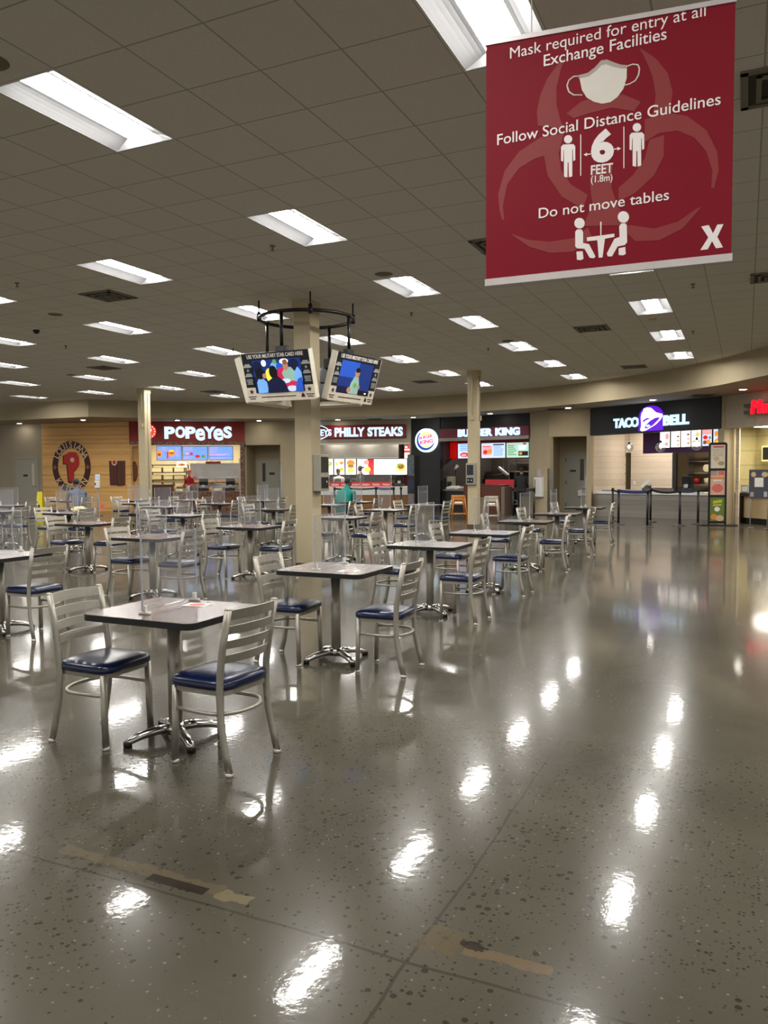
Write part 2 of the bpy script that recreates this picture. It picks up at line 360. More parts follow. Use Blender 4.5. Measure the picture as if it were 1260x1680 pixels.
    def obj(s, name, mats, parent=None, smooth=None):
        me = bpy.data.meshes.new(name); me.from_pydata(s.v, [], s.f)
        for m in (mats if isinstance(mats, (list, tuple)) else [mats]): me.materials.append(m)
        me.polygons.foreach_set('material_index', s.mi)
        me.polygons.foreach_set('use_smooth', [bool(x) for x in s.sm])
        bm = bmesh.new(); bm.from_mesh(me); bmesh.ops.recalc_face_normals(bm, faces=bm.faces[:]); bm.to_mesh(me); bm.free()
        me.update()
        o = bpy.data.objects.new(name, me); COL.objects.link(o)
        if parent is not None: o.parent = parent
        return o
_TX = {}
def text_mesh(txt, bold, ext):
    k = (txt, bold, ext)
    if k in _TX: return _TX[k]
    cu = bpy.data.curves.new('t', 'FONT'); cu.body = txt; cu.offset = bold; cu.extrude = .5 if ext else 0; cu.resolution_u = 4
    o = bpy.data.objects.new('t', cu); COL.objects.link(o)
    dg = bpy.context.evaluated_depsgraph_get(); dg.update()
    ev = o.evaluated_get(dg); me = ev.to_mesh()
    r = ([tuple(v.co) for v in me.vertices], [tuple(p.vertices) for p in me.polygons])
    ev.to_mesh_clear(); bpy.data.objects.remove(o); bpy.data.curves.remove(cu)
    _TX[k] = r; return r
def thing(name, label, cat, loc=(0, 0, 0), rz=0.0, group=None):
    o = bpy.data.objects.new(name, None); COL.objects.link(o); o.location = loc; o.rotation_euler = (0, 0, rz)
    o.empty_display_size = .1; return tag(o, label, cat, group)
def tag(o, label, cat, group=None):
    o['label'] = label; o['category'] = cat
    if group: o['group'] = group
    return o
def struct(o): o['kind'] = 'structure'; return o
def dup(root, loc, rz, label, group=None):
    r = root.copy(); COL.objects.link(r); r.location = loc; r.rotation_euler = (0, 0, rz); r['label'] = label
    if group: r['group'] = group
    for ch in list(root.children):
        c = ch.copy(); COL.objects.link(c); c.parent = r
        for g in list(ch.children):
            d = g.copy(); COL.objects.link(d); d.parent = c
    return r
def arc(cx, cz, rx, rz, a0, a1, n): return [(cx + rx * math.cos(a0 + (a1 - a0) * i / n), cz + rz * math.sin(a0 + (a1 - a0) * i / n)) for i in range(n + 1)]
def disc(cx, cz, rx, rz, n=24): return arc(cx, cz, rx, rz, 0, 2 * PI, n)[:-1]

class Fr:                                   # a storefront: A is its left end, B its right end seen from the hall; w runs inward
    def __init__(s, A, B):
        s.A = Vector((A[0], A[1], 0)); s.e = (Vector((B[0], B[1], 0)) - s.A); s.len = s.e.length; s.e.normalize()
        s.n = Vector((-s.e.y, s.e.x, 0)); s.rz = math.atan2(s.e.y, s.e.x)
    def uz(s, x, y, w=0.0):
        r = ray(x, y); t = ((s.A + s.n * w - EYEP).dot(s.n)) / r.dot(s.n); p = EYEP + r * t
        return (p - s.A).dot(s.e), p.z
    def rect(s, x0, y0, x1, y1, w=0.0):      # photo corners (upper-left, lower-right) -> u0,u1,z0,z1 on the plane w
        a = s.uz(x0, y0, w); b = s.uz(x1, y1, w); c = s.uz(x1, y0, w); d = s.uz(x0, y1, w)
        return a[0], b[0], (b[1] + d[1]) / 2, (a[1] + c[1]) / 2
    def P(s, u, w, z=0.0): return s.A + s.e * u + s.n * w + Vector((0, 0, z))
    def thing(s, name, label, cat, u, w, z=0.0, rz=0.0, group=None): return thing(name, label, cat, s.P(u, w, z), s.rz + rz, group)
    def struct(s, name, mb, m): o = struct(mb.obj(name, m)); o.location = s.A; o.rotation_euler = (0, 0, s.rz); return o

# ---------------------------------------------------------------- the hall
V0, V1, V2, V3, V4, V5, V6, V7, V8, V9, V10 = (-31.5, 22.05), (-26.4, 23.4), (-22.45, 24.25), (-18.5, 26.55), (-15.95, 27.35), (-12.0, 28.55), (-7.0, 27.6), (-6.1, 26.72), (-4.72, 26.72), (-.6, 23.95), (3.2, 19.6)
struct(MB().add([(-34, -9, 0), (12, -9, 0), (12, 36, 0), (-34, 36, 0)], [(0, 1, 2, 3)]).obj('floor', M_floor))
LIGHTS = [(0, k) for k in (-5, 0, 5, 10, 15, 20, 25, 30)] + [(5, k) for k in (-5, 0, 5, 10, 15, 20, 25)] + [(-5, k) for k in (-4, 1, 6, 11, 16, 21, 26, 31)] \
    + [(-10, k) for k in (-4, 1, 6, 11, 16, 21, 26, 31)] + [(-15, k) for k in (1, 6, 11, 16, 21, 26, 31)] + [(-20, k) for k in (5, 10, 15, 20, 25, 30)] \
    + [(-25, k) for k in (10, 15, 20, 25)] + [(-30, k) for k in (15, 20, 25)] + [(10, k) for k in (-5, 0, 5, 10, 15, 20)]
VENTS = [(-7, 7), (-17, 17), (3, 17), (3, 27), (7.9, 12.2), (7.75, 2.3), (-7, 28), (3, 7), (-19, 27)]
holes = set()
for kx, ky in LIGHTS: holes |= {(kx, ky - 1), (kx, ky)}
cm = MB()
for i in range(-44, 24):
    for j in range(-20, 42):
        if (i, j) in holes: continue
        x, y = TX0 + i * T2FT, TY0 + j * T2FT
        cm.add([(x, y, CEIL), (x + T2FT, y, CEIL), (x + T2FT, y + T2FT, CEIL), (x, y + T2FT, CEIL)], [(3, 2, 1, 0)])
struct(cm.obj('ceiling', M_ceil))
# bulkhead along the curved front of the soffit
BK = [(-33, 21.3), (-26.2, 21.35), (-21.7, 21.35), (-20.5, 22.83), (-19.5, 23.9)]
for t in range(0, 15):
    x = -18.6 + t * 1.386; k = x + 11.6
    BK.append((x, 12.75 + math.sqrt(max(.1, 13.62 ** 2 - k * k))))
BK += [(1.9, 18.4), (3.4, 16.2)]
ZB = 3.59
bm_ = MB(); n = len(BK)
vs = [(x, y, z) for z in (ZB, CEIL + .05) for x, y in BK]; inner = [(x, y + .16, z) for z in (ZB, CEIL + .05) for x, y in BK]
bm_.add(vs + inner, [(i, i + 1, n + i + 1, n + i) for i in range(n - 1)] + [(2 * n + i, 3 * n + i, 3 * n + i + 1, 2 * n + i + 1) for i in range(n - 1)] + [(i, 2 * n + i, 2 * n + i + 1, i + 1) for i in range(n - 1)])
struct(bm_.obj('wall_bulkhead', M_beige))
WALLS = [V0, V1, V2, V3, V4, V5, V6, V7, V8, V9, V10]
so = MB(); back = [(-33, 36), (8, 36)]
poly = [(x, y + .1, ZB + .005) for x, y in BK] + [(8, 16.2, ZB + .005), (8, 34, ZB + .005), (-33, 34, ZB + .005)]
so.add(poly, [tuple(range(len(poly)))])
struct(so.obj('ceiling_soffit', M_soff))

# troffers
def make_troffer():
    t = thing('ceiling_light', 'x', 'ceiling light', (0, 0, CEIL), 0, 'recessed troffers in the tile ceiling')
    a, b, c = T2FT / 2, T2FT, .125
    f = MB(); f.add([(-a, -b, 0), (a, -b, 0), (a, b, 0), (-a, b, 0), (-a + .018, -b + .018, -.002), (a - .018, -b + .018, -.002), (a - .018, b - .018, -.002), (-a + .018, b - .018, -.002)],
                    [(i, (i + 1) % 4, 4 + (i + 1) % 4, 4 + i) for i in range(4)]); f.obj('frame', M_wmetal, t)
    r = MB(); e, l = a - .018, b - .018; l2 = l - .05; pf = []
    for k in range(6):
        q = k / 5; pf.append((e + (c - e) * q, .06 * math.sin(q * PI / 2)))
    for s in (-1, 1):
        vs = []
        for x, z in pf: vs += [(s * x, -l, z), (s * x, l, z)]
        r.add(vs, [(2 * k, 2 * k + 1, 2 * k + 3, 2 * k + 2) for k in range(5)])
        r.add([(-e, s * l, 0), (e, s * l, 0), (c, s * l2, .06), (-c, s * l2, .06)], [(0, 1, 2, 3)])
    r.obj('reflector', M_refl, t)
    h = MB(); h.add([(-a, -b, .0), (a, -b, .0), (a, b, .0), (-a, b, .0), (-a, -b, .12), (a, -b, .12), (a, b, .12), (-a, b, .12)], [(0, 1, 5, 4), (1, 2, 6, 5), (2, 3, 7, 6), (3, 0, 4, 7), (4, 5, 6, 7)]); h.obj('housing', M_wmetal, t)
    le = MB(); vs = []
    for k in range(9):
        x = -c + 2 * c * k / 8; z = .06 - .022 * math.sin(PI * k / 8); vs += [(x, -l2, z), (x, l2, z)]
    le.add(vs, [(2 * k, 2 * k + 1, 2 * k + 3, 2 * k + 2) for k in range(8)], 0, True)
    for s in (0, 1): le.add([vs[2 * k + s] for k in range(9)], [tuple(range(9))])
    le.obj('diffuser', M_lens, t)
    return t
ORD = ['nearest', 'second', 'third', 'fourth', 'fifth', 'sixth', 'seventh', 'eighth']
RUN = {5: 'the run beside the red banner', 0: 'the run above the open floor', -5: 'the run beside the television column', -10: 'the run behind the televisions', -15: 'the run past the dome camera', -20: 'the run toward the chicken counter', -25: 'the run toward the wood wall', -30: 'the run by the angled bulkhead', 10: 'the run over the walkway'}
tro = make_troffer(); first = True; cnt = {}
for kx, ky in LIGHTS:
    k = cnt.get(kx, 0); cnt[kx] = k + 1
    lab = 'white recessed troffer lamp, %s of %s' % (ORD[k], RUN[kx])
    p = (-4.5 + T2FT * kx, TY0 + T2FT * ky, CEIL)
    if first: tro.location = p; tro['label'] = lab; first = False
    else: dup(tro, p, 0, lab)
# vents, speakers, small ceiling fittings
def make_vent():
    t = thing('ceiling_vent', 'x', 'air vent', (0, 0, CEIL), 0, 'air vents in the tile ceiling')
    b = MB().bx(-.3, .3, -.3, .3, -.004, .0); b.obj('backing', M_ventd, t)
    f = MB()
    for i, (o, w, z) in enumerate(((.3, .05, -.008), (.2, .035, -.016), (.115, .03, -.022))):
        for s in (-1, 1):
            f.bx(-o, o, s * o - (w if s > 0 else 0), s * o + (w if s < 0 else 0), z - .008, z + .006); f.bx(s * o - (w if s > 0 else 0), s * o + (w if s < 0 else 0), -o, o, z - .008, z + .006)
    f.bx(-.05, .05, -.05, .05, -.03, -.022)
    f.obj('louvre', M_vent, t); return t
VL = ['beside the second troffer inward from the television column', 'beside the far troffers toward the chicken counter', 'between the open-floor troffers and the walkway troffers', 'above the bulkhead near the far end of the walkway', 'past the walkway troffers, half in shade', 'beside the top edge of the banner', 'above the hat-shaped bulkhead over the steak counter', 'behind the hanging red banner', 'near the bulkhead above the chicken counter']
vt = make_vent()
for i, (kx, ky) in enumerate(VENTS):
    p = (-4.5 + T2FT * kx, TY0 + T2FT * (ky + .5), CEIL); lab = 'square louvred air vent ' + VL[i].replace('hat-shaped ', '')
    if i == 0: vt.location = p; vt['label'] = lab
    else: dup(vt, p, 0, lab)
SP = [((0, 8.6), 'round ceiling speaker by the third troffer above the open floor'), ((-10, 8.6), 'round ceiling speaker near the black dome camera'), ((0, 18.6), 'round ceiling speaker by the fifth open-floor troffer'), ((0, -1.4), 'round ceiling speaker beside the nearest open-floor troffer'), ((-20, 18.6), 'round ceiling speaker far off toward the chicken counter')]
for (kx, ky), lab in SP:
    o = MB().lathe([(.10, -.012), (.12, -.004), (.125, 0)]).obj('ceiling_speaker', mat('speaker_grille', (118, 108, 82), .7)); o.location = (-4.5 + T2FT * kx, TY0 + T2FT * ky, CEIL); tag(o, lab, 'speaker', 'round ceiling speakers')
dc = thing('dome_camera', 'black dome security camera on the ceiling tiles', 'camera', (-11.9, 10.5, CEIL))
MB().lathe([(.07, 0), (.07, -.03), (.06, -.035)]).obj('mount', M_white, dc)
MB().lathe([(.06, -.035), (.058, -.06), (.045, -.09), (.02, -.105), (.004, -.108)]).obj('dome', M_black, dc)
for px, py, lab in ((447, 403, 'by the second open-floor troffer'), (28, 464, 'at the edge of the inner troffers'), (675, 513, 'past the third open-floor troffer'), (382, 572, 'above the televisions'), (1137, 466, 'past the end of the banner'), (1137, 543, 'beyond the walkway troffers'), (108, 567, 'behind the dome camera'), (801, 571, 'by the fifth open-floor troffer')):
    p = onz(px, py, CEIL); o = MB().lathe([(.035, 0), (.03, -.012), (.012, -.016), (.01, -.05), (.026, -.052), (.024, -.058)], seg=10).obj('fire_sprinkler', M_vent); o.location = p; tag(o, 'small ceiling fire sprinkler head ' + lab, 'sprinkler', 'fire sprinklers in the ceiling')
o = MB().bx(-.06, .06, -.03, .03, -.02, 0).obj('smoke_detector', mat('amber_plastic', (190, 150, 60), .4)); o.location = onz(1071, 523, CEIL); tag(o, 'small amber detector between two walkway troffers', 'detector')

# columns
def column(name, x, y, s, conduit):
    c = MB().bx(-s / 2, s / 2, -s / 2, s / 2, 0, CEIL, bev=.008).obj(name, M_colm); c.location = (x, y, 0); struct(c)
    b = MB(); t = .012
    for sx, sy, w, d in ((0, -1, s + 2 * t, t), (0, 1, s + 2 * t, t), (-1, 0, t, s), (1, 0, t, s)): b.box((sx * (s / 2 + t / 2), sy * (s / 2 + t / 2), .05), (w, d, .1))
    b.obj('baseboard', mat('brown_rubber', (76, 66, 52), .6), c)
    k = MB(); k.bx(-s / 2 - .015, s / 2 + .015, -s / 2 - .015, s / 2 + .015, CEIL - .16, CEIL - .001); k.obj('collar', M_colm, c)
    for x1, z1, f in conduit:
        q = MB()
        if f == 0: q.tube([(x1, -s / 2 - .012, CEIL - .1), (x1, -s / 2 - .012, z1)], .011); q.bx(x1 - .05, x1 + .05, -s / 2 - .05, -s / 2, z1 - .13, z1, bev=.006)
        else: q.tube([(s / 2 + .012, x1, CEIL - .1), (s / 2 + .012, x1, z1)], .011); q.bx(s / 2, s / 2 + .05, x1 - .05, x1 + .05, z1 - .13, z1, bev=.006)
        q.obj('conduit', M_colm, c)
    return c
CC = (-6.33, 10.80); CS = .30
column('pillar', CC[0], CC[1], CS, [])
p = atd(777.5, 700, 21.0); CRX, CRY = p.x, p.y; column('pillar', CRX, CRY, .27, [(-.0, 3.02, 0), (.06, 3.02, 1)])
p = atd(237, 700, 24.9); column('pillar', p.x, p.y, .275, [(.03, 3.1, 0), (.0, 1.0, 1)])

# ---------------------------------------------------------------- chairs, tables, dividers
def make_chair():
    t = thing('dining_chair', 'x', 'chair', (0, 0, 0), 0, 'metal ladder-back chairs with navy seats')
    # sits facing +x; origin on the floor under the seat
    s = MB(); vs, fs = [], []; prof = [(.9, .423), (.985, .428), (1.0, .444), (.985, .462), (.94, .473), (.8, .483), (.55, .489), (.28, .491)]; K = 36
    for q, z in prof:
        for i in range(K):
            a = 2 * PI * i / K; ca, sa = math.cos(a), math.sin(a); x = .02 + .2 * q * math.copysign(abs(ca) ** .4, ca); y = .215 * q * math.copysign(abs(sa) ** .4, sa)
            vs.append((x, y * (1 - .07 * (.22 - x) / .42), z))
    for r in range(len(prof) - 1): fs += [(r * K + i, r * K + (i + 1) % K, (r + 1) * K + (i + 1) % K, (r + 1) * K + i) for i in range(K)]
    fs += [tuple(range(K))[::-1], tuple((len(prof) - 1) * K + i for i in range(K))]
    s.add(vs, fs, 0, True); s.obj('seat', M_navy, t)
    f = MB(); out = []
    for i in range(24):
        a = 2 * PI * i / 24; ca, sa = math.cos(a), math.sin(a)
        out.append((.015 + .185 * math.copysign(abs(ca) ** .35, ca), .198 * math.copysign(abs(sa) ** .35, sa) * (1 - .05 * (ca < 0))))
    f.hprism(out, .4, .425); f.obj('seat_frame', M_steelp, t)
    for sy in (-1, 1):
        g = MB().tube([(.175, sy * .178, .42), (.18, sy * .18, .2), (.185, sy * .182, .012)], .0175, 10, flat=1.25); l = g.obj('leg', M_steelp, t)
        MB().lathe([(.015, .0), (.021, .003), (.021, .014), (.018, .018)], (.185, sy * .182, 0), 12).obj('glide', M_white, l)
        y = sy * .19
        pts = [(-.205, y * 1.05, .012), (-.182, y * 1.04, .1), (-.15, y * 1.02, .25), (-.14, y, .4), (-.146, y, .52), (-.168, y, .66), (-.208, y, .855)]
        g = MB().tube(pts, .015, 10, flat=1.45, up=Vector((1, 0, 0))); g.ball((-.208, y, .855), .0165, sc=(1.3, 1, .55), seg=10); l = g.obj('leg', M_steelp, t)
        MB().lathe([(.015, .0), (.021, .003), (.021, .014), (.018, .018)], (-.205, y * 1.05, 0), 12).obj('glide', M_white, l)
    b = MB()
    for zc, hh in ((.825, .05), (.745, .042), (.668, .042), (.592, .042)):
        q = (zc - .52) / .335; xb = -.146 - .062 * q
        vs = []; N = 12
        for k in range(N + 1):
            y = -.185 + .37 * k / N; x = xb - .038 * (1 - (y / .185) ** 2); zz = .006 * (1 - (y / .185) ** 2)
            for dx, dz in ((-.004, -hh / 2), (.006, -hh / 2), (.002, hh / 2 + zz), (-.008, hh / 2 + zz)): vs.append((x + dx - .18 * dz, y, zc + dz))
        fs = [(4 * k + a, 4 * k + (a + 1) % 4, 4 * k + 4 + (a + 1) % 4, 4 * k + 4 + a) for k in range(N) for a in range(4)] + [(0, 1, 2, 3), (4 * N + 3, 4 * N + 2, 4 * N + 1, 4 * N)]
        b.add(vs, fs)
    b.obj('backrest', M_steelp, t)
    r = MB(); pts = [(.175, -.18, .3), (.0, -.19, .3)] + [(-.05 - .14 * math.sin(a), -.19 * math.cos(a), .3) for a in [PI * k / 12 for k in range(13)]] + [(.0, .19, .3), (.175, .18, .3)]
    r.tube(pts, .011, 8); r.obj('stretcher', M_steelp, t)
    return t
TH = .76
def make_table(lam):
    t = thing('dining_table', 'x', 'table', (0, 0, 0), 0, 'square laminate pedestal tables')
    a, b, r = .385, .325, .055
    def outline(g):
        o = []
        for cx, cy, a0 in ((a - r, b - r, 0), (-a + r, b - r, PI / 2), (-a + r, -b + r, PI), (a - r, -b + r, 1.5 * PI)): o += arc(cx, cy, r + g, r + g, a0, a0 + PI / 2, 6)
        return o
    MB().hprism(outline(0), TH - .034, TH).obj('tabletop', lam, t)
    e = MB(); oo, ii = outline(.004), outline(-.001); n = len(oo)
    e.add([(x, y, z) for z in (TH - .036, TH - .001) for x, y in oo] + [(x, y, z) for z in (TH - .036, TH - .001) for x, y in ii], [(i, (i + 1) % n, n + (i + 1) % n, n + i) for i in range(n)] + [(n + i, n + (i + 1) % n, 3 * n + (i + 1) % n, 3 * n + i) for i in range(n)] + [(i, (i + 1) % n, 2 * n + (i + 1) % n, 2 * n + i) for i in range(n)])
    e.obj('edge_band', M_black, t)
    c = MB().lathe([(.040, .06), (.040, TH - .05)], seg=20); c.obj('pedestal', M_steelp, t)
    MB().box((0, 0, TH - .045), (.3, .3, .02), PI / 4).box((0, 0, TH - .052), (.42, .05, .02), PI / 4).obj('spider_plate', M_blackm, t)
    bs = MB().lathe([(.06, .04), (.058, .075), (.046, .095), (.041, .1)], seg=20); bo = bs.obj('base', M_chrome, t)
    for k in range(4):
        a0 = math.radians(57 + 90 * k); d = Vector((math.cos(a0), math.sin(a0), 0))
        g = MB().tube([d * .03 + Vector((0, 0, .07)), d * .12 + Vector((0, 0, .068)), d * .2 + Vector((0, 0, .055)), d * .265 + Vector((0, 0, .034)), d * .275 + Vector((0, 0, .02))], [.033, .031, .028, .024, .019], 10, flat=.85); g.obj('base_arm', M_chrome, t)
        MB().lathe([(.02, 0), (.025, .002), (.025, .03), (.022, .034)], d * .276, 12).obj('glide', M_black, t)
    return t
def make_divider():
    t = thing('acrylic_divider', 'x', 'divider', (0, 0, TH), 0, 'clear acrylic dividers on the tables')
    p = MB(); w, h, e = .27, .44, .004
    p.add([(-e, -w, .02), (-e, w, .02), (-e, w, h), (-e, -w, h), (e, -w, .02), (e, w, .02), (e, w, h), (e, -w, h)], [(0, 1, 2, 3), (4, 7, 6, 5)], 0)
    p.bx(-e - .001, e + .001, -w, -w + .008, .02, h, mi=1); p.bx(-e - .001, e + .001, w - .008, w, .02, h, mi=1); p.bx(-e, e, -w, w, h - .004, h, mi=1); p.bx(-e, e, -w, w, .018, .022, mi=1)
    p.obj('panel', [M_acr, M_acredge], t)
    for s in (-1, 1):
        MB().bx(-.036, .036, s * .245 - .011, s * .245 + .011, 0, .014, bev=.003).bx(-.011, .011, s * .245 - .01, s * .245 + .01, .014, .05, bev=.003).obj('foot', M_white, t)
    return t
ROWS = [('aisle row', [(-2.99, 3.55), (-3.04, 5.61), (-3.09, 7.85), (-3.03, 9.61), (-3.1, 11.98), (-3.11, 14.25), (-3.08, 16.8)]),
        ('second row', [(-6.62, 5.32), (-6.66, 7.54), (-6.56, 9.5), (-6.38, 11.97), (-6.71, 14.56), (-6.82, 16.94)]),
        ('third row', [(-9.43, 9.2), (-9.45, 11.53), (-9.11, 14.06), (-8.98, 16.29), (-9.15, 18.14)]),
        ('fourth row', [(-12.27, 11.48), (-12.23, 14.25), (-12.03, 16.11), (-12.1, 18.2)]),
        ('fifth row', [(-14.26, 11.59), (-14.17, 15.67), (-14.42, 18.02)]),
        ('wood-wall row', [(-16.56, 13.64), (-15.93, 17.36), (-17.75, 16.6)])]
JIT = {(0, 0): [(-.42, -.13, .0), (.44, -.13, PI - .08)], (0, 1): [(-.36, -.13, .02), (.52, -.1, PI + .03)], (0, 2): [(-.46, .05, 0), (.46, -.2, PI - .05)]}
NOR = {0: 'aisle side', 1: 'inner side'}
chair = make_chair(); table = make_table(M_lam); div = make_divider(); pale = make_table(M_lam_sheen); firsts = [True, True, True, True]
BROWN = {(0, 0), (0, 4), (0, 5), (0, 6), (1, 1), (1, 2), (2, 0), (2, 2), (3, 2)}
def place(i, proto, loc, rz, lab):
    if firsts[i]:
        firsts[i] = False; proto.location = loc; proto.rotation_euler = (0, 0, rz); proto['label'] = lab; return proto
    return dup(proto, loc, rz, lab)
SKIPDIV = {('third row', 4)}
for ri, (rn, ts) in enumerate(ROWS):
    for ti, (x, y) in enumerate(ts):
        w = ORD[ti] if ti < len(ts) - 1 or len(ts) < 3 else 'farthest'
        bw = (ri, ti) in BROWN; place(1 if bw else 3, table if bw else pale, (x, y, 0), 0, 'square %s laminate pedestal table, %s in the %s' % ('brown' if bw else 'sheen-paled', w, rn))
        place(2, div, (x - .05 + random.uniform(-.03, .03), y + .05, TH + .0005), random.uniform(-.04, .04) if (ri or ti) else .09, 'clear acrylic divider on the %s table of the %s' % (w, rn))
        for k in (0, 1):
            if (ri, ti) in JIT: dx, dy, rz = JIT[(ri, ti)][k]
            else: dx, dy, rz = (-.44, .44)[k] + random.uniform(-.06, .06), random.uniform(-.09, .06), (0, PI)[k] + random.uniform(-.12, .12)
            place(0, chair, (x + dx, y + dy, 0), rz, 'navy-seated metal ladder-back chair, %s of the %s table in the %s' % (('inner side', 'aisle side')[k], w, rn))
def pinkcard(x, y, rz, lab, s=1.0):
    c = thing('table_card', lab, 'card', (x, y, TH + .0008), rz, 'pink table cards')
    MB().bx(-.075 * s, .075 * s, -.055 * s, .055 * s, 0, .0012).obj('card', M_paper, c)
    MB().hprism(disc(0, 0, .05 * s, .042 * s), .0012, .0016).obj('printed_circle', M_pink, c)
q = onz(352, 985.5, TH); pinkcard(q.x, min(q.y, 3.72), .15, 'pink-circled paper card on the nearest brown table')
q = onz(573, 937, TH); pinkcard(q.x, q.y, .1, 'pink-circled paper card on the second table of the aisle row')
q = onz(150, 845, TH)
w_ = MB(); bm = bmesh.new(); bmesh.ops.create_icosphere(bm, subdivisions=3, radius=.12); bmesh.ops.scale(bm, vec=(1.5, 1, .45), verts=bm.verts)
for v in bm.verts: v.co += v.co.normalized() * random.uniform(-.025, .03)
bmesh.ops.translate(bm, vec=(0, 0, .055), verts=bm.verts); w_.bm(bm); o = w_.obj('food_wrapper', M_wrap); o.location = (-12.06, 11.56, TH + .002); tag(o, 'crumpled cream food wrapper on the nearest fourth-row table', 'wrapper')
# ---------------------------------------------------------------- storefront helpers
def panel(fr, name, label, cat, r, w, depth, frame, face, patches=(), bez=.03, group=None, tilt=0.0, fname='frame', sname='screen'):
    u0, u1, z0, z1 = r; t = fr.thing(name, label, cat, (u0 + u1) / 2, w, (z0 + z1) / 2, group=group)
    hw, hh = (u1 - u0) / 2, (z1 - z0) / 2
    MB().bx(-hw, hw, 0, depth, -hh, hh).obj(fname, frame, t)
    sc = MB().bx(-hw + bez, hw - bez, -.006, .002, -hh + bez, hh - bez).obj(sname, face, t)
    if patches: picture(t, patches, -hw + bez, hw - bez, -hh + bez, hh - bez, -.0065)
    if tilt: t.rotation_euler = (tilt, 0, t.rotation_euler[2])
    return t
def picture(t, patches, x0, x1, z0, z1, y, name='picture'):
    ms, m = [], MB(); W_, H_ = x1 - x0, z1 - z0
    for i, (k, sh, a, b, c, d) in enumerate(patches):
        mm = M_pic[k] if isinstance(k, str) else k
        if mm not in ms: ms.append(mm)
        yy = y - .0012 * (i + 1); X0, X1, Z0, Z1 = x0 + a * W_, x0 + c * W_, z0 + b * H_, z0 + d * H_
        if sh == 'r': pts = [(X0, Z0), (X1, Z0), (X1, Z1), (X0, Z1)]
        elif sh == 'e': pts = disc((X0 + X1) / 2, (Z0 + Z1) / 2, (X1 - X0) / 2, (Z1 - Z0) / 2, 16)
        else: pts = [(X0 + p * (X1 - X0), Z0 + q * (Z1 - Z0)) for p, q in sh]
        m.prism(pts, yy, yy + .001, ms.index(mm))
    return m.obj(name, ms, t)
def lines(k, x0, x1, z0, z1, n, frac=.45, vary=True):
    o = []
    for i in range(n):
        h = (z1 - z0) / n; e = x1 - (random.random() * .35 * (x1 - x0) if vary else 0)
        o.append((k, 'r', x0, z1 - (i + frac) * h, e, z1 - i * h))
    return o
def shell(fr, nm, u0, u1, w0, w1, zc, mback, mside=None, mceil=None, wend=None):   # interior of a food counter
    mside = mside or mback
    fr.struct('wall_back_' + nm, MB().bx(u0, u1, w1, w1 + .1, 0, zc), mback)
    fr.struct('wall_side_' + nm, MB().bx(u0 - .1, u0, w0, w1, 0, zc), mside)
    fr.struct('wall_end_' + nm, MB().bx(u1, u1 + .1, w0, wend or w1, 0, zc), mside)
    fr.struct('ceiling_' + nm, MB().bx(u0 - .1, u1 + .1, w0, w1 + .1, zc, zc + .08), mceil or M_soff)
def kitchen_lights(fr, u0, u1, w0, w1, zc, n, where):
    for i in range(n):
        u = u0 + (u1 - u0) * (i + .5) / n
        t = fr.thing('kitchen_light', 'flat ceiling light, %s inside the %s' % (ORD[i] + ' from the wood wall end', where), 'ceiling light', u, (w0 + w1) / 2, zc, group='ceiling lights inside the ' + where)
        MB().bx(-.32, .32, -.32, .32, -.02, -.001).obj('frame', M_wmetal, t); MB().bx(-.29, .29, -.29, .29, -.024, -.019).obj('diffuser', M_panel, t)
_dl = []
def downlight(px, py, lab):
    p = onz(px, py, ZB); t = thing('downlight', 'round recessed downlight in the soffit ' + lab, 'downlight', (p.x, p.y, ZB), 0, 'downlights in the soffit')
    MB().lathe([(.115, 0), (.115, -.008), (.09, -.012)], seg=24).obj('trim_ring', M_wmetal, t); MB().lathe([(.088, -.012), (.06, -.016), (.01, -.017)], seg=24).obj('lens', M_down, t)
for a in ((32, 694.5, 'above the grey door'), (136, 688.8, 'above the pine board wall'), (291, 689.3, 'above the red chicken fascia'), (425, 690, 'outside the door by the chicken counter'), (554, 688.3, 'above the steak sign'), (678, 684.5, 'above the corner of the black wall'), (804, 678.3, 'above the burger sign'), (932, 669, 'outside the recessed door'), (1071, 655.8, 'above the bell logo'), (1219, 638.5, 'above the red script sign')): downlight(*a)
for px, py, lab in ((1152, 648.5, 'above the charcoal fascia'), (615, 687.5, 'above the steak sign'), (912, 671, 'beside the burger counter')):
    p = onz(px, py, ZB); t = thing('soffit_vent', 'square soffit air vent ' + lab, 'air vent', (p.x, p.y, ZB), .3, 'air vents in the soffit')
    MB().bx(-.3, .3, -.3, .3, -.012, -.001).obj('frame', M_vent, t)
    m = MB()
    for k in range(5): m.bx(-.24, .24, -.22 + k * .1, -.17 + k * .1, -.02, -.012)
    m.obj('louvre', M_ventd, t)

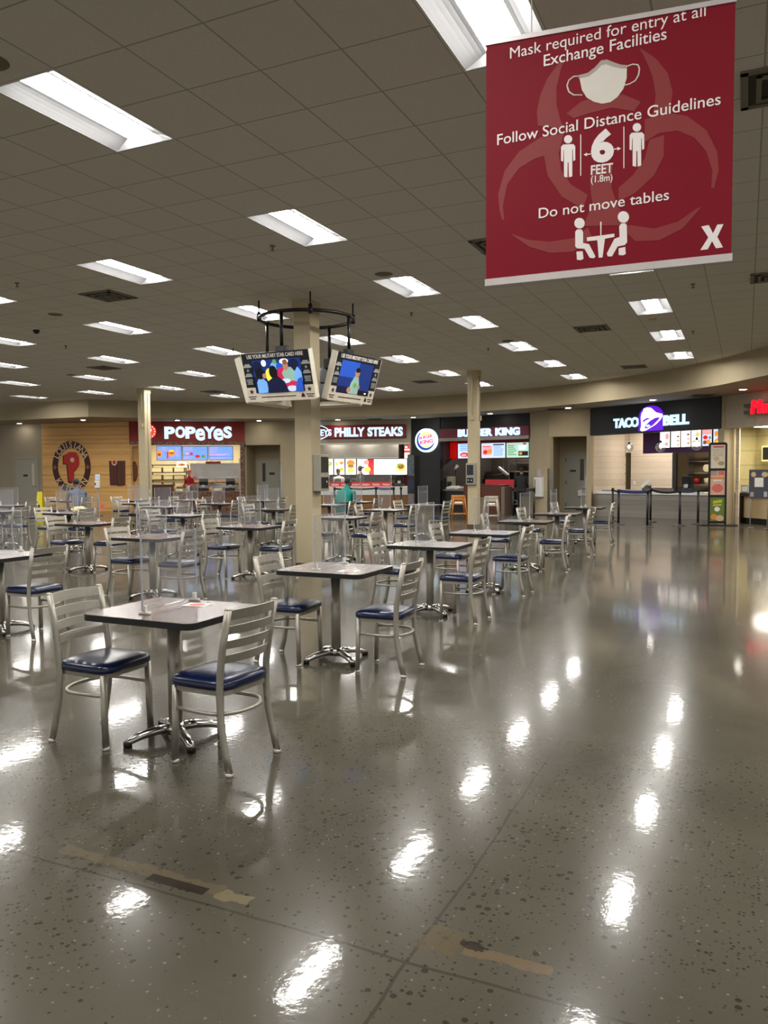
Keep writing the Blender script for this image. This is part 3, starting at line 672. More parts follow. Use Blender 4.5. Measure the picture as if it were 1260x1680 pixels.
# ---------------------------------------------------------------- people
def person(label, loc, rz, J, C, scale=1.0, wide=1.0, hat=None, hair=True, apron=None):
    t = thing('person', label, 'person', loc, rz)
    P, Rr, E, Lb = [], [], [], []
    def v(p, r, par=None, lab='shirt'):
        P.append(Vector(p) * scale); Rr.append((r[0] * scale, r[1] * scale) if isinstance(r, tuple) else (r * scale, r * scale))
        if par is not None: E.append((par, len(P) - 1)); Lb.append(lab)
        return len(P) - 1
    z = J.get('dz', 0); lean = J.get('lean', 0)
    pv = v((0, 0, .93 + z), (.15 * wide, .11 * wide)); s1 = v((0, lean * .3, 1.1 + z), (.14 * wide, .12 * wide), pv)
    ch = v((0, lean * .7, 1.3 + z), (.165 * wide, .12 * wide), s1); nb = v((0, lean, 1.45 + z), (.085 * wide, .075), ch)
    hy = lean + J.get('nod', .02)
    nk = v((0, lean + .015, 1.515 + z), .056, nb, 'skin'); h1 = v((0, hy + .01, 1.59 + z), (.07, .08), nk, 'skin'); h2 = v((0, hy + .01, 1.66 + z), (.082, .1), h1, 'skin'); h3 = v((0, hy, 1.735 + z), (.07, .085), h2, 'skin')
    v((0, hy + .125, 1.635 + z), .012, h2, 'skin')
    for s in (-1, 1): v((s * .092, hy, 1.645 + z), .014, h2, 'skin')
    for s, el, wr in ((-1, J['el'][0], J['wr'][0]), (1, J['el'][1], J['wr'][1])):
        sh = v((s * .185 * wide, lean * .95, 1.4 + z), .065, ch); mid = (Vector((s * .185 * wide, lean * .95, 1.4 + z)) + Vector(el)) / 2
        m_ = v(mid, .052, sh); e = v(el, .045, m_); sl = C.get('sleeve', 'shirt'); w = v(wr, .03, e, sl)
        d = (Vector(wr) - Vector(el)).normalized(); side = d.cross(Vector((s, 0, 0)));
        if side.length < .2: side = d.cross(Vector((0, 1, 0)))
        side.normalize(); b = v(Vector(wr) + d * .05, (.034, .022), w, 'skin')
        for k, ln in enumerate((.075, .09, .085, .065)):
            o = side * (.03 - .02 * k); f1 = v(Vector(wr) + d * .085 + o, .0105, b, 'skin'); dn = d * .7 + Vector((-s * .5, 0, -.25)); f2 = v(Vector(wr) + d * (.085 + ln * .5) + o, .0095, f1, 'skin'); v(Vector(wr) + d * (.085 + ln * .5) + o + dn.normalized() * ln * .5, .008, f2, 'skin')
        t1 = v(Vector(wr) + d * .035 + side * .045, .012, w, 'skin'); v(Vector(wr) + d * .075 + side * .062, .0095, t1, 'skin')
    for s, kn, an in ((-1, J['kn'][0], J['an'][0]), (1, J['kn'][1], J['an'][1])):
        hp = v((s * .095 * wide, 0, .88 + z), .1 * min(1.15, wide), pv, 'pants'); m_ = v((Vector((s * .095 * wide, 0, .88 + z)) + Vector(kn)) / 2, .078, hp, 'pants')
        k = v(kn, .06, m_, 'pants'); c = v(Vector(kn) * .6 + Vector(an) * .4, .055, k, 'pants'); a = v(an, .04, c, 'pants'); f = J.get('foot', (0, 1)); v(Vector(an) + Vector((f[0] * .15, f[1] * .15, -.05)), .036, a, 'shoe'); v(Vector(an) + Vector((-f[0] * .04, -f[1] * .04, -.05)), .036, a, 'shoe')
    me = bpy.data.meshes.new('body'); me.from_pydata(P, E, []); o = bpy.data.objects.new('b', me); COL.objects.link(o)
    md = o.modifiers.new('s', 'SKIN'); md.use_smooth_shade = True
    for i, r in enumerate(Rr): me.skin_vertices[0].data[i].radius = r
    me.skin_vertices[0].data[0].use_root = True
    sb = o.modifiers.new('u', 'SUBSURF'); sb.levels = 1; sb.render_levels = 1
    dg = bpy.context.evaluated_depsgraph_get(); dg.update(); ev = o.evaluated_get(dg)
    m2 = bpy.data.meshes.new_from_object(ev); bpy.data.objects.remove(o)
    ks = ['shirt', 'skin', 'pants', 'shoe']; m2.materials.clear()
    for k in ks: m2.materials.append(C[k])
    for pl in m2.polygons:
        c = pl.center; best = (9, 0)
        for (a, b), lb in zip(E, Lb):
            A_, B_ = P[a], P[b]; d = B_ - A_; q = max(0, min(1, (c - A_).dot(d) / max(1e-9, d.dot(d)))); dist = (c - A_ - d * q).length - (Rr[a][0] * (1 - q) + Rr[b][0] * q)
            if dist < best[0]: best = (dist, ks.index(lb))
        pl.material_index = best[1]
    m2.name = 'body'; bo = bpy.data.objects.new('body', m2); COL.objects.link(bo); bo.parent = t
    hc = Vector((0, hy + .005, 1.665 + z)) * scale
    e_ = MB()
    for s in (-1, 1): e_.ball(hc + Vector((s * .034, .094, .0)) * scale, .011 * scale, seg=8)
    e_.bx(hc.x - .025 * scale, hc.x + .025 * scale, hc.y + .09 * scale, hc.y + .1 * scale, hc.z - .075 * scale, hc.z - .067 * scale); e_.obj('eyes_and_mouth', C['hair'], t)
    def cap(r, zc, cut, grow, nm, m):
        bm = bmesh.new(); bmesh.ops.create_uvsphere(bm, u_segments=18, v_segments=12, radius=1)
        bmesh.ops.delete(bm, geom=[q for q in bm.verts if q.co.z < cut - (.75 if q.co.y < .0 else 0) * grow], context='VERTS')
        bmesh.ops.scale(bm, vec=(.088 * r * scale, .108 * r * scale, .1 * r * scale), verts=bm.verts); bmesh.ops.translate(bm, vec=hc + Vector((0, -.005, zc)) * scale, verts=bm.verts)
        return MB().bm(bm, 0, True).obj(nm, m, t)
    if hair: cap(1.04, .02, .12, 1, 'hair', C['hair'])
    if hat:
        h = cap(1.1, .035, .1, 0, 'cap', hat)
        MB().hprism([(x * scale + hc.x, y * scale + hc.y) for x, y in [(-.08, .08)] + arc(0, .09, .075, .1, PI, 0, 8) + [(.08, .08)]], hc.z + .045 * scale, hc.z + .055 * scale).obj('brim', hat, h)
    if apron: MB().prism([(x * scale, q * scale) for x, q in ((-.12, 1.36 + z), (.12, 1.36 + z), (.17, 1.1 + z), (.18, .8 + z), (-.18, .8 + z), (-.17, 1.1 + z))], (.125 * wide + lean * .7) * scale, (.14 * wide + lean * .7) * scale).obj('apron', apron, t)
    return t
def STAND(reach=.3): return dict(el=((-.24, .02, 1.12), (.24, .02, 1.12)), wr=((-.2, reach, 1.04), (.2, reach, 1.04)), kn=((-.1, .02, .49), (.1, .02, .49)), an=((-.1, -.03, .09), (.1, -.03, .09)))
def SIT(lean=.12): return dict(dz=-.39, lean=lean, nod=.06, el=((-.27, .2, .74), (.27, .2, .74)), wr=((-.16, .42, .80), (.16, .42, .80)), kn=((-.12, .4, .5), (.12, .4, .5)), an=((-.12, .36, .09), (.12, .36, .09)))
def cl(shirt, pants, skin, hair, sleeve='shirt'):
    return dict(shirt=mat('cloth_%d_%d_%d' % shirt, shirt, .8, var=.12), pants=mat('cloth_%d_%d_%d' % pants, pants, .8, var=.1), skin=mat('skin_%d' % skin[0], skin, .5, var=.05), shoe=mat('shoe', (40, 38, 38), .6), hair=mat('hair', (22, 18, 17), .6, var=.2), sleeve=sleeve)
# seated man in teal at the farthest third-row table, seated person in grey by the wood wall
person('seated person in a loose teal shirt, back turned, at a third-row table', (-9.62, 18.14, 0), -.35, SIT(.17), cl((0, 122, 112), (40, 40, 48), (96, 64, 50), 0), 1.0, 1.7)
person('seated person in a grey-blue top before the pine board wall', (-17.32, 16.6, 0), PI / 2 - .4, SIT(.12), cl((92, 100, 118), (50, 50, 58), (120, 84, 66), 0), 1.0, 1.25)

# ---------------------------------------------------------------- F0/F1: grey wall with door, pine board wall
F0, F1, F2, F3, F4, F5, F6, F7, F8, F9 = (Fr(WALLS[i], WALLS[i + 1]) for i in range(10))
F0.struct('wall_left', MB().bx(-3, F0.len, 0, .12, 0, ZB), M_beige2)
dl = F0.rect(27, 750, 60, 838); d = F0.thing('door', 'grey door with narrow glass slit on the wall beside the pine boards', 'door', (dl[0] + dl[1]) / 2, -.0, 0)
hw = .5
MB().bx(-hw - .06, -hw, -.03, .02, 0, 2.16).bx(hw, hw + .06, -.03, .02, 0, 2.16).bx(-hw - .06, hw + .06, -.03, .02, 2.16, 2.22).obj('door_frame', M_door, d)
MB().bx(-hw, hw, -.015, .02, .01, 2.16).obj('door_leaf', M_door, d)
MB().bx(.28, .38, -.02, -.012, 1.05, 1.95).obj('glass_slit', mat('pale_glass', (206, 200, 180), .2), d)
MB().bx(-.12, .08, -.022, -.014, 1.42, 1.5).obj('sign_plate', M_black, d); MB().tube([(.42, -.02, 1.02), (.42, -.07, 1.02), (.32, -.07, 1.02)], .012).obj('handle', M_chrome, d)
F1.struct('wall_pine_boards', MB().bx(0, F1.len, 0, .12, 0, ZB), M_pine)
# round louisiana kitchen emblem
r = F1.rect(85.5, 723.5, 150, 808.5); em = F1.thing('wall_emblem', 'oval brown and red chicken emblem on the pine board wall', 'emblem', (r[0] + r[1]) / 2, 0, (r[2] + r[3]) / 2)
ea, eb = (r[1] - r[0]) / 2, (r[3] - r[2]) / 2
m = MB(); K = 48; vs = []
for y in (-.03, -.001):
    for q in (1.0, .73):
        for k in range(K): vs.append((ea * q * math.cos(2 * PI * k / K), y, eb * q * math.sin(2 * PI * k / K)))
m.add(vs, [(a * K + k, a * K + (k + 1) % K, b * K + (k + 1) % K, b * K + k) for a, b in ((0, 1), (2, 3), (0, 2), (1, 3)) for k in range(K)]); m.obj('ring', M_brown, em)
m = MB()
def ring_text(txt, a0, a1, flip):
    n = len(txt)
    for i, chv in enumerate(txt):
        a = a0 + (a1 - a0) * (i + .5) / n; g = text_mesh(chv, .012, True); x0 = min(p[0] for p in g[0]); x1 = max(p[0] for p in g[0])
        cx, cz = ea * .865 * math.cos(a), eb * .865 * math.sin(a); th = math.atan2(eb * math.cos(a), -ea * math.sin(a)) + (PI if not flip else 0)
        ct, st = math.cos(th), math.sin(th); kh = .15 * ea / .35 * .5 * 1.25
        out = []
        for p in g[0]:
            X, Z = (p[0] - (x0 + x1) / 2) * kh * 1.5, (p[1] - .36) * kh * 1.6
            out.append((cx + X * ct - Z * st, -.032 - (p[2] + .5) * .004, cz + X * st + Z * ct))
        m.add(out, g[1])
ring_text('LOUISIANA', math.radians(158), math.radians(22), False)
ring_text('KITCHEN', math.radians(212), math.radians(328), True)
for sx in (-1, 1):
    c = (sx * ea * .865, -.01 * eb)
    for k in range(4):
        a = PI / 2 * k; m.prism([(c[0] + .03 * math.cos(a - .5), c[1] + .03 * math.sin(a - .5)), (c[0] + .1 * math.cos(a), c[1] + .1 * math.sin(a)), (c[0] + .03 * math.cos(a + .5), c[1] + .03 * math.sin(a + .5))], -.036, -.031)
m.obj('lettering', M_creamp, em)
def big_p(k, dx, dz, y0, y1):
    o = [(-.36, .40), (-.06, .52), (.22, .5), (.36, .32), (.36, .06), (.2, -.12), (.1, -.16), (.08, -.5), (-.02, -.56), (-.14, -.52), (-.2, .1), (-.36, .1)]
    mm = MB(); mm.prism([(x * ea * k + dx, z * eb * k + dz) for x, z in o], y0, y1); return mm
big_p(1.12, -.04, -.02, -.022, -.001).obj('letter_shadow', M_brown, em)
m = big_p(1.08, .02, .02, -.045, -.024); m.obj('letter', M_pred, em)
MB().prism(disc(.08 * ea, .27 * eb, .11 * ea, .09 * eb), -.05, -.045).obj('letter_counter', M_creamp, em)
# pair of hanging shutters with a little round badge
r = F1.rect(179, 756, 207, 796); t = F1.thing('wall_shutter', 'pair of dark plank shutters with a round badge on the pine boards', 'shutters', (r[0] + r[1]) / 2, 0, r[2]); h = r[3] - r[2]; w2 = (r[1] - r[0]) / 2
for s in (-1, 1): MB().prism([(s * .01, -.03 if s > 0 else 0), (s * .01, h), (s * w2 * .95, h), (s * w2 * .9, 0)], -.04, -.002).bx(s * w2 * .45, s * w2 * .5, -.048, -.04, .02, h - .02).obj('shutter', M_brownwood, t)
b = MB().prism(disc(-.1, h - .06, .12, .13), -.07, -.041).obj('badge', M_creamp, t); MB().prism(disc(-.1, h - .06, .07, .08), -.074, -.071).obj('badge_centre', M_pred, b)
# wet floor sign, sanitiser stand, notice
p = atd(66, 830, 27.0); t = thing('wet_floor_sign', 'yellow folding wet floor sign at the edge of the pine wall', 'floor sign', (p.x, p.y, 0), .5)
for s in (-1, 1):
    m = MB(); mt = Matrix.Rotation(s * .2, 4, 'X'); bm = bmesh.new(); bmesh.ops.create_cube(bm, size=1); bmesh.ops.scale(bm, vec=(.28, .02, .92), verts=bm.verts)
    for q in bm.verts:
        if q.co.z > 0: q.co.x *= .55
    bmesh.ops.translate(bm, vec=(0, 0, -.46), verts=bm.verts); bm.transform(Matrix.Translation((0, 0, .91)) @ mt); m.bm(bm); m.obj('panel', M_yellow, t)
m = MB(); m.prism([(-.06, .35), (.06, .35), (0, .5)], -.125, -.12); m.prism([(-.05, .2), (.07, .22), (.06, .3), (-.04, .27)], -.15, -.145); m.obj('warning_print', M_black, t)
p = atd(161, 830, 28.2); t = thing('sanitizer_stand', 'white hand sanitizer dispenser on a grey pole by the pine wall', 'sanitizer', (p.x, p.y, 0), .45)
MB().lathe([(.17, 0), (.17, .02), (.03, .03)]).obj('base', M_dgrey, t); MB().lathe([(.025, .03), (.025, 1.15)]).obj('pole', M_grey, t)
MB().bx(-.09, .09, -.08, .05, 1.0, 1.27, bev=.02).obj('dispenser', M_white, t); MB().bx(-.075, -.04, -.085, -.078, 1.1, 1.2).obj('level_window', M_black, t)
MB().bx(-.085, .085, .0, .012, 1.3, 1.5).obj('notice', M_white, t); MB().bx(-.05, .05, -.003, .0, 1.36, 1.43).obj('notice_print', M_pic['sky'], t)
MB().bx(.06, .2, .02, .05, .25, .42).obj('red_tag', M_pink, t)

# ---------------------------------------------------------------- F2: chicken counter
L2 = F2.len
r = F2.rect(212, 691, 401, 724.5, -.02); zf = r[2]; zm = F2.uz(300, 730, 0)[1]
F2.struct('wall_chicken_fascia', MB().bx(0, L2, .0, .2, zm, ZB), M_beige)
t = F2.thing('shop_sign', 'red fascia sign with white glowing letters over the chicken counter', 'shop sign', 0, 0, 0)
MB().bx(-.02, L2 - .02, -.06, 0, zf, ZB).obj('board', M_fasc_red, t)
m = MB()
for chv, x0, x1, y0, y1 in (('P', 269.5, 287, 700, 720), ('O', 287.5, 304, 699.5, 718.5), ('P', 304, 321, 700, 719.5), ('e', 320.5, 336.5, 703, 723), ('Y', 334, 353.5, 700, 719.5), ('e', 350, 366.5, 703, 723), ('S', 366.5, 380.5, 699.5, 719)):
    q = F2.rect(x0, y0, x1, y1, -.1); m.text(chv, q[0], q[1], q[2], q[3], -.09, bold=.028 if chv == 'e' else .045, ext=.03)
m.obj('lettering', M_signw, t)
q = F2.rect(232, 696.5, 256, 719.5, -.1); cx, cz, rx, rz_ = (q[0] + q[1]) / 2, (q[2] + q[3]) / 2, (q[1] - q[0]) / 2, (q[3] - q[2]) / 2
b = MB().prism(disc(cx, cz, rx, rz_), -.1, -.061).obj('round_logo', glow('orange_red_face', (246, 60, 24), 1.3), t)
m = MB().text('P', cx - rx * .4, cx + rx * .4, cz - rz_ * .6, cz + rz_ * .55, -.103, bold=.05, ext=.003)
for k in range(14):
    a = PI * 2 * k / 14; m.prism(disc(cx + rx * .84 * math.cos(a), cz + rz_ * .84 * math.sin(a), rx * .1, rz_ * .09, 6), -.104, -.101)
m.obj('logo_print', M_signw, b)
F2.struct('trim_1', MB().bx(-.02, L2, -.07, .1, zm, zf), M_mosaic)
pr = F2.rect(394, 730, 402, 838); F2.struct('pillar_mosaic', MB().bx(pr[0], pr[1], -.06, .35, 0, zm), M_mosaic)
F2.struct('trim_2', MB().bx(pr[0] - .05, pr[0], -.03, .0, 0, F2.uz(394, 752)[1]), M_ss)
shell(F2, 'chicken_kitchen', 0, L2 - .12, .2, 3.8, zm + .4, M_cream)
kitchen_lights(F2, .3, L2 - .4, 1.3, 2.8, zm + .4, 3, 'chicken kitchen')
pw = F2.rect(213, 731, 234, 838, .45); F2.struct('wall_inner_boards', MB().bx(.0, pw[1] + .1, .45, .55, 0, zm), M_pine)
q = F2.rect(215.5, 757, 226, 790, .42); t = F2.thing('wall_plaque', 'tall oval wooden plaque on the inner boards of the chicken counter', 'plaque', (q[0] + q[1]) / 2, .45, (q[2] + q[3]) / 2)
MB().prism(disc(0, 0, (q[1] - q[0]) / 2, (q[3] - q[2]) / 2), -.05, -.001).obj('board', M_brownwood, t); MB().prism(disc(0, 0, (q[1] - q[0]) / 2 * .8, (q[3] - q[2]) / 2 * .85), -.056, -.05).obj('face', mat('plaque_wood', (126, 74, 46), .5, var=.15), t)
q = F2.rect(236, 806, 393, 838, .55); zc = q[3]
cu0 = F2.uz(283, 806, .55)[0]
t = F2.thing('service_counter', 'brown mosaic counter under the blue menu screens', 'counter', 0, 0, 0)
MB().bx(cu0, pr[0] - .01, .55, 1.15, 0, zc - .04).obj('body', M_mosaic, t); MB().bx(cu0 - .03, pr[0], .5, 1.2, zc - .04, zc).obj('worktop', mat('tan_worktop', (150, 116, 84), .35, var=.15), t)
q = F2.rect(240, 795, 282, 838, .5); t = F2.thing('cupboard', 'dark red-brown cupboard at the column end of the chicken counter', 'cupboard', (q[0] + q[1]) / 2, .52, 0); w2 = (q[1] - q[0]) / 2
MB().bx(-w2, w2, .02, .6, 0, q[3]).obj('body', M_brownwood, t)
for s in (-1, 1): MB().bx(s * .02, s * (w2 - .02), 0, .02, .08, q[3] - .05).obj('door', mat('dark_cherry', (70, 26, 20), .4, var=.1), t)
SC = [('orange', 'e', .0, .2, .2, .75), ('brown', 'e', .02, .3, .16, .5), ('orange', 'e', .46, .25, .74, .78), ('brown', 'e', .5, .45, .7, .55), ('red', 'r', .4, .1, .47, .6), ('yellow', 'e', .5, .6, .7, .74)] + lines('lilac', .2, .42, .6, .92, 3) + lines('lilac', .76, .96, .2, .9, 5)
SC2 = [('pink', 'e', .1, .38, .24, .58), ('red', 'e', .28, .38, .42, .56), ('red', 'e', .5, .15, .7, .4), ('green', 'e', .74, .14, .92, .4), ('navy', 'r', .0, .34, .5, .36)] + lines('lilac', .05, .42, .66, .95, 3) + lines('sky', .55, .95, .48, .92, 5) + lines('lilac', .04, .4, .05, .28, 3)
SC3 = lines('lilac', .04, .45, .5, .95, 6) + lines('pink', .04, .96, .3, .44, 2) + lines('sky', .55, .95, .5, .95, 6) + [('navy', 'r', 0, .24, 1, .26)] + lines('lilac', .06, .9, .04, .2, 2)
for i, (x0, x1, y0, y1, pt) in enumerate(((256.5, 298.5, 731.5, 755.5, SC), (299, 341, 732, 755.5, SC2), (341.5, 382.5, 731.8, 755.2, SC3))):
    panel(F2, 'menu_screen', 'glowing blue menu screen %s above the chicken counter' % ('with burger pictures,', 'with small plates, in the middle', 'of text only, by the mosaic pillar')[i], 'menu screen', F2.rect(x0, y0, x1, y1, 1.0), 1.0, .06, M_black, M_screenb, pt, .02, 'menu screens above the chicken counter')
def register(fr, u, w, z, lab, rz=0.0, s=1.0):
    t = fr.thing('cash_register', lab, 'cash register', u, w, z, rz)
    MB().bx(-.2 * s, .2 * s, -.2 * s, .22 * s, 0, .12 * s, bev=.01).obj('cash_drawer', M_black, t)
    MB().box((0, .05 * s, .2 * s), (.1 * s, .1 * s, .2 * s)).box((0, .02 * s, .38 * s), (.36 * s, .05 * s, .28 * s), rot=Matrix.Rotation(.2, 4, 'X')).obj('terminal', M_black, t)
    MB().box((0, -.1 * s, .2 * s), (.13 * s, .02 * s, .11 * s), rot=Matrix.Rotation(-.15, 4, 'X')).obj('display', mat('lcd', (170, 176, 176), .3), t)
    MB().bx(-.3 * s, -.2 * s, -.1 * s, .1 * s, 0, .16 * s, bev=.01).obj('receipt_printer', M_blackm, t)
    return t
for x, lab in ((334, 'black cash register beside the worker in red'), (378, 'black cash register by the mosaic pillar')):
    register(F2, F2.uz(x, 804, .8)[0], .82, zc, lab)
u = F2.uz(311, 800, 1.5)[0]; person('counter worker in red shirt and red cap behind the chicken counter', F2.P(u, 1.5), F2.rz + PI - .5, STAND(.25), cl((150, 18, 28), (30, 30, 34), (190, 140, 112), 0), .93, 1.0, hat=mat('cap_salmon', (206, 112, 92), .7))
# shelves, warmer, tins behind the counter
def rack(fr, name, lab, cat, u0, u1, w0, w1, z0, z1, n, m):
    t = fr.thing(name, lab, cat, (u0 + u1) / 2, w0, 0); hw = (u1 - u0) / 2
    f = MB()
    for sx in (-1, 1):
        for y in (.02, w1 - w0 - .02): f.bx(sx * hw - .02, sx * hw + .02, y - .02, y + .02, 0, z1)
    f.obj('frame', m, t)
    for k in range(n): MB().bx(-hw, hw, 0, w1 - w0, z0 + (z1 - z0) * k / (n - 1) - .02, z0 + (z1 - z0) * k / (n - 1) + .02).obj('shelf', m, t)
    return t, hw
q = F2.rect(246, 763, 306, 796, 2.6); t, hw = rack(F2, 'holding_rack', 'steel holding rack of food trays behind the chicken counter', 'rack', q[0], q[1], 2.6, 3.2, .9, q[3], 4, mat('dark_steel', (74, 66, 58), .4, .6))
for k in range(3):
    zz = .9 + (q[3] - .9) * k / 3 + .02
    for j in range(3): o = MB().bx(-hw + .08 + j * hw * .63, -hw + .05 + (j + .85) * hw * .63, .05, .5, 0, .2, bev=.01).obj('food_tray', M_cream); o.location = F2.P((q[0] + q[1]) / 2, 2.6, zz); o.rotation_euler = (0, 0, F2.rz); tag(o, 'pale food tray, %s shelf up, %s along the chicken rack' % (ORD[k].replace('nearest', 'first'), ORD[j].replace('nearest', 'first')), 'tray', 'food trays in the chicken rack')
q = F2.rect(310, 760, 392, 800, 2.2); t = F2.thing('warming_cabinet', 'steel food warmer with glass front behind the registers', 'food warmer', (q[0] + q[1]) / 2, 2.2, 0); hw = (q[1] - q[0]) / 2
MB().bx(-hw, hw, .0, .7, 0, 1.05).bx(-hw, hw, .35, .7, 1.05, q[3]).obj('body', M_ss, t); MB().bx(-hw, hw, .0, .05, 1.3, 1.36).bx(-hw, hw, -.05, .3, 1.02, 1.06).obj('rail', M_chrome, t)
for k in range(4): MB().bx(-hw + .1 + k * hw * .48, -hw + .1 + k * hw * .48 + hw * .4, .05, .3, 1.06, 1.16, bev=.02).obj('food_pan', mat('fried_food', (206, 150, 80), .7, var=.4, scale=30), t)
q = F2.rect(290, 758, 307, 767, 2.5); panel(F2, 'menu_card', 'cream card with chicken picture under the first blue screen', 'card', q, 2.4, .03, M_cream, M_pic['white'], [('orange', 'e', .1, .2, .9, .8), ('brown', 'e', .3, .35, .8, .65)], .01)
q = F2.rect(322, 757, 384, 790, .7); t = F2.thing('sneeze_guard', 'hanging clear sheet with red strip over the chicken registers', 'screen', (q[0] + q[1]) / 2, .7, (q[2] + q[3]) / 2); hw, hh = (q[1] - q[0]) / 2, (q[3] - q[2]) / 2
MB().bx(-hw, hw, 0, .006, -hh, hh).obj('sheet', M_acr, t); MB().bx(-hw * .5, hw * .3, -.004, 0, hh - .1, hh).obj('red_strip', M_red, t); [MB().tube([(sx * hw * .9, 0, hh), (sx * hw * .9, 0, hh + .4)], .004).obj('cord', M_white, t) for sx in (-1, 1)]
for x, lab, mm, hh in ((287, 'tan cup at the open end of the chicken counter', mat('tan_cup', (214, 160, 110), .6), .2), (293, 'folded white towel beside the tan cup', M_paper, .08), (309, 'white bottle in front of the worker in red', M_white, .22), (345, 'orange cup between the registers', mat('orange_cup', (220, 150, 90), .6), .16), (357, 'white paper stack between the registers', M_paper, .1)):
    u = F2.uz(x, 804, .65)[0]; o = (MB().lathe([(.05, 0), (.06, hh * .7), (.035, hh)], seg=14) if hh > .12 else MB().bx(-.15, .15, -.1, .1, 0, hh, bev=.02)).obj('cup' if 'cup' in lab else 'towel' if 'towel' in lab else 'bottle' if 'bottle' in lab else 'paper_stack', mm); o.location = F2.P(u, .68, zc); tag(o, lab, 'cup' if 'cup' in lab else 'counter item')

# ---------------------------------------------------------------- F3: recessed door by the chicken counter, pilaster
zl = F3.uz(430, 730)[1]; ud = F3.uz(461, 800)[0]
F3.struct('wall_lintel', MB().bx(0, ud, 0, .14, zl, ZB), M_beige)
F3.struct('wall_pilaster', MB().bx(ud, F3.len + .02, -.05, .5, 0, ZB), M_beige)
F3.struct('wall_recess', MB().bx(-.1, ud, 1.35, 1.45, 0, zl + .1).bx(-.12, 0, .14, 1.4, 0, zl + .1).bx(-.1, ud, .1, 1.4, zl, zl + .05), M_beige)
q = F3.rect(423, 755, 462, 838, 1.33); t = F3.thing('door', 'grey door with tall glass slit recessed beside the chicken counter', 'door', q[0] + .02, 1.33, 0); w_d = q[1] - q[0] - .04
def door_parts(t, w, hgt, slit, plate, hinge, wire=False):
    MB().bx(-.06, 0, -.02, .02, 0, hgt).bx(w, w + .06, -.02, .02, 0, hgt).bx(-.06, w + .06, -.02, .02, hgt, hgt + .06).obj('door_frame', M_door, t)
    MB().bx(0, w, -.012, .02, .01, hgt).obj('door_leaf', M_door, t)
    g = MB().bx(slit[0], slit[1], -.018, -.01, slit[2], slit[3]); g.obj('glass_slit', M_glassd, t)
    MB().bx(plate[0], plate[1], -.02, -.012, plate[2], plate[3]).obj('sign_plate', M_black, t)
    hx = .03 if hinge > 0 else w - .03
    h = MB()
    for z in (.3, 1.1, 1.9): h.bx((w - .03 if hinge > 0 else .0), (w if hinge > 0 else .03), -.02, -.01, z - .06, z + .06)
    h.obj('hinge', M_dgrey, t); MB().tube([(hx + (.04 if hinge > 0 else -.04), -.012, 1.02), (hx + (.04 if hinge > 0 else -.04), -.07, 1.02), (hx + (.15 if hinge > 0 else -.15), -.07, 1.02)], .012).obj('handle', M_chrome, t)
zt = F3.uz(440, 757, 1.33)[1]
s_ = F3.rect(430.5, 760, 436, 790, 1.33); pl = F3.rect(442, 775, 451, 779, 1.33); o0 = q[0] + .02
door_parts(t, w_d, zt, (s_[0] - o0, s_[1] - o0, s_[2], s_[3]), (pl[0] - o0, pl[1] - o0, pl[2], pl[3]), 1)
F3.struct('trim_3', MB().bx(ud - .005, ud + .09, -.062, -.05, .0, F3.uz(462, 773)[1]), M_ss)

# ---------------------------------------------------------------- F4: steak counter
L4 = F4.len; zo = F4.uz(600, 728)[1]
F4.struct('wall_steak_fascia', MB().bx(-.3, L4, 0, .2, zo, ZB).bx(F4.uz(672, 760)[0], L4 + .02, 0, .2, 0, zo), M_soff)
F4.struct('trim_4', MB().bx(-.3, F4.uz(672, 760)[0], -.02, .0, zo - .04, zo + .03), M_white)
t = F4.thing('shop_sign', 'dark red sign with cyan-white block letters over the steak counter', 'shop sign', 0, 0, 0)
a = F4.uz(505, 709, -.08); b = F4.rect(546, 696.8, 666.5, 719.3, -.08)
MB().bx(a[0], b[1], -.1, -.02, b[2], b[3], bev=.03).obj('board', mat('steak_red', (136, 8, 30), .45, var=.06), t)
q = F4.rect(549, 701.5, 598.5, 716.5, -.1); sl = .012
m = MB().text('PHILLY', q[0], q[1], q[2], q[3], -.108, bold=.045, ext=.02); m.obj('lettering', M_signb, t); q = F4.rect(603, 700.5, 661, 715.8, -.1); m = MB().text('STEAKS', q[0], q[1], q[2], q[3], -.108, bold=.045, ext=.02); m.obj('lettering', M_signb, t)
q = F4.rect(486, 696.5, 541, 722.5, -.12); cx, cz, rx, rz_ = (q[0] + q[1]) / 2, (q[2] + q[3]) / 2, (q[1] - q[0]) / 2, (q[3] - q[2]) / 2
lg = MB().prism(disc(cx, cz, rx, rz_), -.14, -.04).obj('oval_logo', M_signw, t)
MB().prism(disc(cx, cz, rx * .94, rz_ * .89), -.145, -.141).obj('oval_face', mat('oval_maroon', (120, 10, 46), .4), lg)
m = MB(); q2 = F4.rect(487, 704.5, 544, 715.5, -.15); m.text('CHARLEYS', q2[0], q2[1], q2[2], q2[3], -.15, bold=.035, ext=.006); m.obj('logo_letters', M_signw, lg)
q2 = F4.rect(497, 716.3, 529, 718.8, -.15); MB().text('PHILLY STEAKS', q2[0], q2[1], q2[2], q2[3], -.15, bold=.0, ext=.002).obj('logo_small_print', glow('orange_print', (255, 110, 40), 1.2), lg)
shell(F4, 'steak_kitchen', -.25, L4 - .1, .2, 3.6, zo + .3, M_dred, mat('kitchen_red_grey', (150, 130, 124), .5))
kitchen_lights(F4, 0, L4, .3, 1.3, zo + .3, 3, 'steak kitchen')
q = F4.rect(521, 729, 654, 752.5, 1.5); t = F4.thing('extractor_hood', 'long stainless steel extractor hood above the steak menu boards', 'hood', 0, 1.5, 0)
